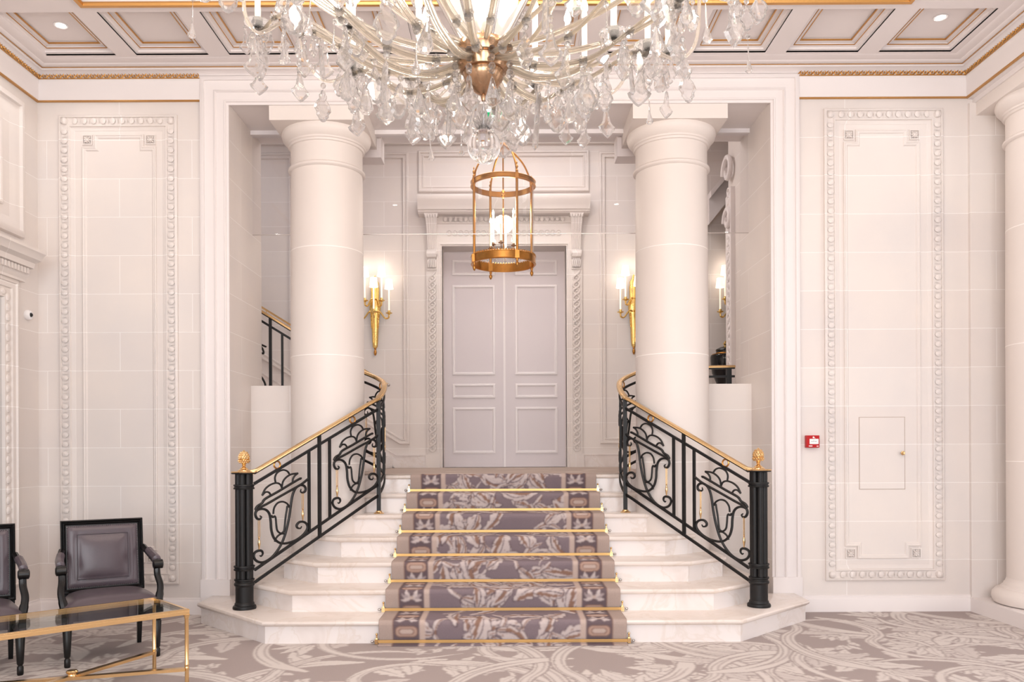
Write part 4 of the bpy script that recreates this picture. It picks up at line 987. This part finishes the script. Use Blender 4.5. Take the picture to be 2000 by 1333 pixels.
b.sweep([(-4.001, 6.70), (-4.0, 6.70), (-4.0, 4.14), (-4.001, 4.14)], e, False) if False else b.prism([(-4.0+h, z) for h, z in e], 4.1, 6.70, lambda x, z, y: (x, y, z))
for k in range(60): yy = 4.15+k*.042; b.box(-3.90, -3.872, yy, yy+.022, 2.838, 2.882)
b.build('cornice', LIME, t, world=True)
pn = MB().sweep(rect(4.2, 6.74, 3.15, 4.265), [(0, 0), (0, .045), (.02, .055), (.045, .055), (.05, .03), (.07, .028), (.1, .012), (.14, .0)], True, fn)
pn.sweep(rect(4.42, 6.50, 3.36, 4.05), [(0, 0), (0, .014), (.014, .018), (.03, .012), (.036, 0)], True, fn)
struct(pn.build('trim_13', LIME))

# ------------------------------------------------------------------ armchairs
def make_chair():
    t = thing('armchair', 'taupe leather armchair with black carved frame standing by the left wall panel', 'armchair', (-2.735, 5.613, 0), math.radians(33), 'leather armchairs at the glass table')
    # seat rails
    hw, hb, fy, by = .30, .255, -.27, .24
    P = [(-hw, fy), (hw, fy), (hb, by), (-hb, by)]
    MB().sweep(P, [(0, .295), (0, .375), (.012, .385), (.035, .385), (.035, .295)], True, lambda x, y, h: (x, y, h)).build('seat_rail', WOODB, t)
    # upholstered seat, domed grid
    vs = []; n = 16
    for j in range(n+1):
        for i in range(n+1):
            u, v = i/n*2-1, j/n*2-1; wd = hw+(hb-hw)*(v+1)/2
            x = u*(wd-.004); y = fy+.004+(by-fy-.03)*(v+1)/2
            f = (1-abs(u)**4)*(1-abs(v)**4); vs.append((x, y, .385+.062*f**.55))
    fs = [(j*(n+1)+i, j*(n+1)+i+1, (j+1)*(n+1)+i+1, (j+1)*(n+1)+i) for j in range(n) for i in range(n)]
    s_ = MB().add(vs, fs); s_.build('seat', LEATH, t, 60)
    # back: leaning frame and padded panel
    lean = math.radians(9)
    def bk(x, z, h): # h forward of back plane
        y = by-.01+(z-.36)*math.tan(lean)-h; return (x, y, z)
    bw_, z0, z1 = .265, .40, .905
    fr_ = MB().sweep(rect(-bw_, bw_, z0, z1), [(0, -.02), (0, .018), (.006, .024), (.014, .016), (.022, .024), (.032, .012), (.038, .012), (.038, -.02)], True, bk)
    fr_.build('back_frame', WOODB, t)
    vs = []; n = 22; iw = bw_-.036
    for j in range(n+1):
        for i in range(n+1):
            u, v = i/n*2-1, j/n*2-1; x = u*iw; z = (z0+z1)/2+v*((z1-z0)/2-.036)
            m_ = max(abs(u), abs(v)); h = .010+.018*min(1, (1-m_)/.12) if m_ > .0 else 0
            if m_ < .70: h = .028+.022*(1-(u/.7)**4)*(1-(v/.7)**4)
            if .68 < m_ < .76: h -= .006
            vs.append(bk(x, z, h))
    fs = [(j*(n+1)+i, j*(n+1)+i+1, (j+1)*(n+1)+i+1, (j+1)*(n+1)+i) for j in range(n) for i in range(n)]
    bo = MB().add(vs, fs).build('backrest', LEATH, t, 60)
    pw, ph = iw*.72, ((z1-z0)/2-.036)*.72; zc = (z0+z1)/2
    MB().tube([bk(x, z, .032) for x, z in ((-pw, zc-ph), (pw, zc-ph), (pw, zc+ph), (-pw, zc+ph))], .0035, 6, closed=True).build('piping', LEATH, bo)
    nl = MB()
    for i in range(34):
        s = -1+2*(i+.5)/34
        for x, z in ((s*iw, z0+.042), (s*iw, z1-.042), (-iw+.004, zc+s*((z1-z0)/2-.04)), (iw-.004, zc+s*((z1-z0)/2-.04))): nl.ball(bk(x, z, .02), .0045, 5, 3)
    nl.build('nail_trim', NAILM, bo)
    MB().add([bk(-iw, z0+.03, -.018), bk(iw, z0+.03, -.018), bk(iw, z1-.03, -.018), bk(-iw, z1-.03, -.018)], [(0, 1, 2, 3)]).build('back_lining', LEATH, t)
    for s in (-1, 1):
        # rear leg, tapering stile up to the back
        MB().tube([(s*.235, by+.03, .002), (s*.235, by-.005, .30), (s*.242, by-.002, .42)], [.017, .024, .024], 4, prof=[(-.8, -.8), (.8, -.8), (.8, .8), (-.8, .8)], up=(0, 1, 0)).build('leg', WOODB, t)
        # turned front leg
        MB().lathe([(.016, 0), (.019, .01), (.019, .05), (.013, .06), (.019, .07), (.021, .10), (.028, .24), (.022, .25), (.031, .258), (.031, .27), (.026, .275)], (s*.27, -.24, .0), 16).box(s*.27-.032, s*.27+.032, -.272, -.208, .272, .386).build('leg', WOODB, t)
        # arm: curved support then arm rail with scroll
        a = MB().tube(spline([(s*.285, -.22, .38), (s*.300, -.19, .47), (s*.290, -.14, .54), (s*.29, -.125, .61)], 5), [.026]*3+[.022]*13, 8)
        a.tube(spline([(s*.262, by+.015, .70), (s*.285, .12, .655), (s*.295, 0, .625), (s*.295, -.11, .625), (s*.295, -.145, .61)], 5), .021, 8)
        Mx = Matrix.Rotation(PI/2, 3, 'Y'); a.lathe([(1e-6, -.034), (.018, -.034), (.032, -.028), (.032, .028), (.018, .034), (1e-6, .034)], (s*.295, -.135, .612), 16, Mx)
        a.build('arm', WOODB, t)
        MB().tube(spline([(s*.275, .13, .690), (s*.29, .04, .662), (s*.295, -.05, .650), (s*.295, -.10, .640)], 5), [.010]+[.027]*14+[.010], 10).build('arm_pad', LEATH, t)
    return t
ch0 = make_chair()
dup(ch0, (-3.39, 5.15, 0), math.radians(33), 'taupe leather armchair cut off by the left edge of the picture')

# ------------------------------------------------------------------ glass coffee table
t = thing('coffee_table', 'low rectangular glass coffee table with thin brass frame in the lower left corner', 'coffee table', (-2.477, 4.656, 0), math.radians(43))
hl, hw, zt_ = .55, .262, .455
MB().sweep(rect(-hl-.012, hl+.012, -hw-.012, hw+.012), [(0, zt_-.03), (0, zt_), (.003, zt_+.002), (.022, zt_+.002), (.022, zt_-.006), (.026, zt_-.006), (.026, zt_-.03)], True).sweep(rect(-hl-.013, hl+.013, -hw-.013, hw+.013), [(0, zt_-.012), (.001, zt_-.009), (.002, zt_-.012)], True).build('top_frame', BRASS, t)
MB().box(-hl+.008, hl-.008, -hw+.008, hw-.008, zt_-.008, zt_+.001).build('glass_top', TGLASS, t)
for sx in (-1, 1):
    for sy in (-1, 1):
        MB().lathe([(.012, 0), (.012, .02), (.0115, .09), (.013, .094), (.013, .112), (.0115, .116), (.0115, .30-.18), (.0135, .125), (.0135, .13), (.0115, .135), (.0115, .40), (.013, .405), (.016, .415), (.019, .42), (.019, zt_-.03)], (sx*hl, sy*hw, 0), 16).build('leg', BRASS, t)
        a = math.atan2(sy*hw, sx*hl)
        if sx > 0: MB().bar([(-hl*.985, -sy*hw*.985, .105+.004*sy), (hl*.985, sy*hw*.985, .105+.004*sy)], .038, .018).build('stretcher', BRASS, t)
MB().lathe([(1e-6, .10), (.022, .10), (.024, .115), (.020, .125), (.030, .132), (.032, .14), (.026, .146), (1e-6, .147)], (0, 0, 0), 20).build('centre_knob', BRASS, t)

# ------------------------------------------------------------------ chandelier
CC = Vector((-.09, 3.4, 0))
ct = thing('crystal_chandelier', 'huge many-armed crystal chandelier with lit candle bulbs filling the top centre', 'chandelier', (CC.x, CC.y, 2.58))
def K(b, n, m, a=40): return b.build(n, m, ct, a, world=True)
def cw_(r, th, z): return (CC.x-r*math.sin(th), CC.y+r*math.cos(th), z)
K(MB().lathe([(.008, 2.835), (.012, 2.85), (.010, 2.86), (.03, 2.868), (.060, 2.892), (.080, 2.925), (.087, 2.948), (.085, 2.953), (.096, 2.957), (.105, 2.98), (.107, 2.996), (.103, 3.001), (.114, 3.006), (.121, 3.03), (.121, 3.045), (.114, 3.062), (.09, 3.07), (.06, 3.075), (1e-6, 3.076)], CC, 40), 'bowl', BOWLM)
K(MB().lathe([(.004, 2.71), (.003, 2.84)], CC, 6), 'wire', STEEL)
K(MB().ball((CC.x, CC.y, 2.646), .0705, 32, 20), 'globe', GLOBE, 60)
cr_ = MB()
for k in range(10):
    a = 2*PI*k/10; cr_.tube([cw_(.012, a, 2.715), cw_(.03, a, 2.735), cw_(.046, a, 2.76)], [.006, .010, .004], 6)
cr_.lathe([(.014, 2.71), (.024, 2.718), (.018, 2.735), (.010, 2.77), (.015, 2.79), (.006, 2.81)], CC, 12)
K(cr_, 'globe_crown', CRYS, 0)
K(MB().lathe([(.014, 3.07), (.012, 3.3), (.03, 3.32), (.03, 3.36), (.012, 3.4), (.012, 4.2), (.04, 4.25), (.012, 4.3), (.010, 4.86), (.07, 4.9), (.09, 4.95)], CC, 20), 'stem', BOWLM)
for k in range(6):
    a = 2*PI*k/6+.45; p = [cw_(.085, a, 3.066), cw_(.27, a, 3.42), cw_(.46, a, 3.86), cw_(.3, a, 4.1), cw_(.02, a, 4.25)]
    K(MB().tube(spline(p, 5), .0065, 8), 'basket_rod', STEEL)
for k in range(8):                                                  # frosted glass shells round the centre
    a = 2*PI*k/8; b = MB(); vs = []; n = 8
    for j in range(n+1):
        for i in range(n+1):
            u, v = i/n*2-1, j/n; r = .07+.09*math.sin(v*1.5)+.02*v; wdt = .062*math.sin(PI*min(1, .18+v*.72))*(1+.06*math.cos(u*12))
            th = a+u*wdt/ max(r, .05); vs.append(cw_(r, th, 3.09+v*.22-.03*u*u*v+.008*math.cos(u*10)))
    b.add(vs, [(j*(n+1)+i, j*(n+1)+i+1, (j+1)*(n+1)+i+1, (j+1)*(n+1)+i) for j in range(n) for i in range(n)]); K(b, 'glass_shell', FROST, 80)
K(MB().ball((CC.x-.0, CC.y-.02, 3.20), .028, 14, 10), 'centre_bulb', BULB)

def pend_a(h, w_):      # scalloped pendalogue, tip down, hook at top (origin)
    b = MB(); n = 28; P = []
    for k in range(n):
        t_ = k/n*2*PI; y = -math.cos(t_); 
        wv = abs(math.sin(t_))**.9*(.42+.58*(1-y)/2 if y > .1 else .95-.25*abs(y)); wv *= 1+.09*math.cos(t_*14)
        if .35 < y < .62: wv *= .75
        P.append((math.copysign(wv*w_/2, math.sin(t_)), -h/2+y*h/2))
    vs = [(x, 0, z) for x, z in P]+[(x*.72, -.0075, -h*.52+(z+h*.52)*.76) for x, z in P]+[(x*.72, .0075, -h*.52+(z+h*.52)*.76) for x, z in P]
    fs = [(i, (i+1) % n, n+(i+1) % n, n+i) for i in range(n)]+[((i+1) % n, i, 2*n+i, 2*n+(i+1) % n) for i in range(n)]+[tuple(range(n, 2*n)), tuple(range(3*n-1, 2*n-1, -1))]
    return b.add(vs, fs)
def pend_k(h, w_):      # kite with a waisted neck
    P = [(0, 0), (.2, -.04), (.26, -.12), (.2, -.2), (.34, -.32), (.44, -.48), (.66, -.58), (1, -.66), (.86, -.76), (.5, -.88), (.22, -.96), (0, -1)]
    P = [(x*w_/2, z*h) for x, z in P]; P = P+[(-x, z) for x, z in reversed(P[1:-1])]; n = len(P); c = -h*.62
    vs = [(x, 0, z) for x, z in P]+[(x*.68, -.008, c+(z-c)*.74) for x, z in P]+[(x*.68, .008, c+(z-c)*.74) for x, z in P]
    fs = [(i, (i+1) % n, n+(i+1) % n, n+i) for i in range(n)]+[((i+1) % n, i, 2*n+i, 2*n+(i+1) % n) for i in range(n)]+[tuple(range(n, 2*n)), tuple(range(3*n-1, 2*n-1, -1))]
    return MB().add(vs, fs)
def bead(z, r=.011): return MB().ball((0, 0, z), r, 8, 4)
def withbead(b, ln):
    M = Matrix.Translation((0, 0, -ln)); o = MB().join(b, M); o.join(bead(-ln*.55)); o.tube([(0, 0, 0), (0, 0, -ln)], .0009, 4); return o
pend_d = lambda h, r: MB().lathe([(1e-6, -h), (r*.55, -h*.96), (r, -h*.82), (r*.92, -h*.70), (r*.55, -h*.42), (r*.2, -h*.1), (1e-6, 0)], (0, 0, 0), 10)
pend_l = lambda h, r: MB().lathe([(1e-6, -h), (r*.7, -h*.985), (r, -h*.93), (r*.75, -h*.84), (r*.22, -h*.6), (r*.16, -h*.2), (1e-6, 0)], (0, 0, 0), 12)
pend_p = lambda h, r: MB().lathe([(1e-6, -h), (r, -h*.9), (r*.8, -h*.1), (1e-6, 0)], (0, 0, 0), 4)
def two(a, la, b, lb):
    o = withbead(a, .03); z = -.03-la; m = withbead(b, .045); o.join(m, Matrix.Translation((0, 0, z+.004))); return o
proto = {}
for nm, mb, kd in (('double_pendant', two(pend_d(.075, .014), .075, pend_k(.125, .076), .125), 0), ('double_drop', two(pend_a(.10, .06), .10, pend_l(.12, .015), .12), 0), ('pendalogue', withbead(pend_a(.125, .074), .035), 0), ('kite_pendant', withbead(pend_k(.13, .078), .03), 0), ('teardrop', withbead(pend_d(.105, .026), .035), 0), ('long_drop', withbead(pend_l(.125, .015), .02), 0), ('prism_drop', withbead(pend_p(.13, .010), .03), 0)):
    me = bpy.data.meshes.new(nm); me.from_pydata(mb.v, [], mb.f); me.materials.append(CRYS); me.materials.append(CRYF)
    for i_, f_ in enumerate(mb.f):
        if len(f_) > 12: me.polygons[i_].material_index = 1
    bm = bmesh.new(); bm.from_mesh(me); bmesh.ops.recalc_face_normals(bm, faces=bm.faces); bm.to_mesh(me); bm.free()
    if nm == 'long_drop': me.shade_smooth()
    proto[nm] = me
R = random.Random(21); kinds = ['pendalogue', 'kite_pendant', 'teardrop', 'pendalogue', 'prism_drop', 'kite_pendant', 'long_drop']; cnt = [0]; num = {}
def hang(p, kind=None, s=1.0):
    k = kind or kinds[cnt[0] % len(kinds)]; cnt[0] += 1
    if kind is None and p[1] < CC.y-.02 and abs(p[0]-CC.x) < .17*p[1]/3.4 and p[2] < 3.25: return   # the bowl stays in view
    if num.get(k, 0) >= 98: return
    num[k] = num.get(k, 0)+1
    o = bpy.data.objects.new(k, proto[k]); C.objects.link(o); o.parent = ct
    o.location = (p[0]-ct.location.x, p[1]-ct.location.y, p[2]-ct.location.z); o.rotation_euler = (R.uniform(-.06, .06), R.uniform(-.10, .10), R.uniform(-.7, .7)+(PI if R.random() < .5 else 0)); s *= 1.12; o.scale = (s, s, s)
rme = bpy.data.meshes.new('rosette'); rb_ = MB().ball((0, 0, -.012), .018, 9, 5)
for q in range(8): rb_.ball((.014*math.cos(q*PI/4), -.008, .014*math.sin(q*PI/4)), .007, 6, 3)
rme.from_pydata(rb_.v, [], rb_.f); rme.materials.append(crystal_mat('rosette_crystal', (1, 1, 1, 1), .5, .25))
def rosette_at(p):
    if num.get('rosette', 0) >= 98: return
    num['rosette'] = num.get('rosette', 0)+1
    o = bpy.data.objects.new('rosette', rme); C.objects.link(o); o.parent = ct; o.location = Vector(p)-ct.location
def arm(tier, k, th, prof, R0, zc):
    pp = spline([cw_(r, th+wb, z) for r, z, wb in prof], 6)
    rot = MB(); n = len(pp)
    for q in range(3):                                              # three fluted glass strands
        rot.tube([(p[0]+.0085*math.cos(q*2.1+i*.03), p[1]+.0085*math.sin(q*2.1+i*.03), p[2]+.0085*math.cos(q*2.1)) for i, p in enumerate(pp)], .0078, 6)
    K(rot, 'arm', ROPE, 60)
    for i in range(4, n-2, 7): rosette_at(pp[i])
    e = cw_(R0, th, zc)
    pan = MB().lathe([(.010, zc-.02), (.045, zc-.006), (.062, zc+.006), (.064, zc+.010), (.044, zc), (.010, zc-.008)], (e[0], e[1], 0), 16)
    K(pan, 'drip_pan', CRYS, 20)
    K(MB().lathe([(.012, zc-.01), (.021, zc+.0), (.023, zc+.022), (.014, zc+.03), (.014, zc-.01)], (e[0], e[1], 0), 12), 'candle_cup', BLACKP)
    K(MB().lathe([(.0135, zc+.01), (.0135, zc+.33)], (e[0], e[1], 0), 12), 'candle', CANDLE)
    K(MB().lathe([(.008, zc+.33), (.018, zc+.35), (.017, zc+.37), (1e-6, zc+.42)], (e[0], e[1], 0), 8), 'flame_bulb', BULB)
    for q in range(4):
        a = q*PI/2+th+.4; hang((e[0]+.060*math.cos(a), e[1]+.060*math.sin(a), zc+.004), None, .8 if q % 2 else .95)
    if tier < 3: hang((e[0], e[1], zc-.03), 'double_pendant' if k % 3 else 'double_drop', 1)
    return pp
T1 = [(.10, 2.995, 0), (.26, 2.965, .0), (.44, 2.99, .02), (.60, 3.09, .02), (.72, 3.17, 0), (.78, 3.17, 0), (.80, 3.20, 0)]
T2 = [(.10, 3.04, 0), (.34, 3.06, 0), (.62, 3.16, .03), (.86, 3.32, .05), (1.02, 3.385, .02), (1.12, 3.35, 0), (1.15, 3.37, 0)]
T3 = [(.09, 2.985, 0), (.22, 2.94, 0), (.38, 2.97, 0), (.50, 3.06, 0), (.55, 3.10, 0)]
for k in range(12):
    th = math.radians(23+30*k); pp = arm(1, k, th, T1, .80, 3.21); n = len(pp)
    for f in (.30, .48, .64, .80): p = pp[int(n*f)]; hang((p[0], p[1], p[2]-.012), None, R.choice((1, 1.1, 1.25)))
for k in range(12):
    th = math.radians(30*k+8); pp = arm(2, k, th, T2, 1.15, 3.38); n = len(pp)
    for f in (.42, .62, .80): p = pp[int(n*f)]; hang((p[0], p[1], p[2]-.012), None, R.choice((1.1, 1.3)))
    # curved glass rope linking neighbouring arms
    a2 = math.radians(30*k+23); a3 = math.radians(30*k+38)
    K(MB().tube(spline([cw_(.95, th+.03, 3.36), cw_(1.0, a2-.10, 3.24), cw_(1.0, a2, 3.20), cw_(1.0, a2+.10, 3.24), cw_(.95, a3, 3.36)], 6), .008, 8), 'linking_rope', ROPE)
    p = cw_(1.0, a2, 3.195); hang(p, 'pendalogue' if k % 2 else 'kite_pendant', 1.15)
for k in range(6):
    th = math.radians(35+60*k); pp = arm(3, k, th, T3, .55, 3.13); n = len(pp)
    for f in (.35, .6): p = pp[int(n*f)]; hang((p[0], p[1], p[2]-.01), None, 1.1)
for k in range(8):                                                  # bead strings and drops round the bowl rim
    a = 2*PI*k/8+.31; b = MB()
    for j in range(4): b.ball(cw_(.122, a, 3.03-j*.034), .0145, 8, 4)
    K(b, 'bead_string', CRYS, 0); hang(cw_(.122, a, 2.93), 'kite_pendant' if k % 2 else 'teardrop', 1.05)
for k in range(9):
    a = 2*PI*k/9
    if math.cos(a) < .05: continue
    hang(cw_(.34, a+.2, 2.95), 'pendalogue' if k % 3 else 'teardrop', 1.1); hang(cw_(.24, a, 2.93), 'prism_drop' if k % 2 else 'kite_pendant', 1.0)
for k in range(12): light('POINT', 'chandelier_glow', cw_(1.15, math.radians(30*k+8), 3.82), 20, WARM, .05)
for k in range(6): light('POINT', 'chandelier_glow', cw_(.55, math.radians(35+60*k), 3.58), 11, WARM, .05)
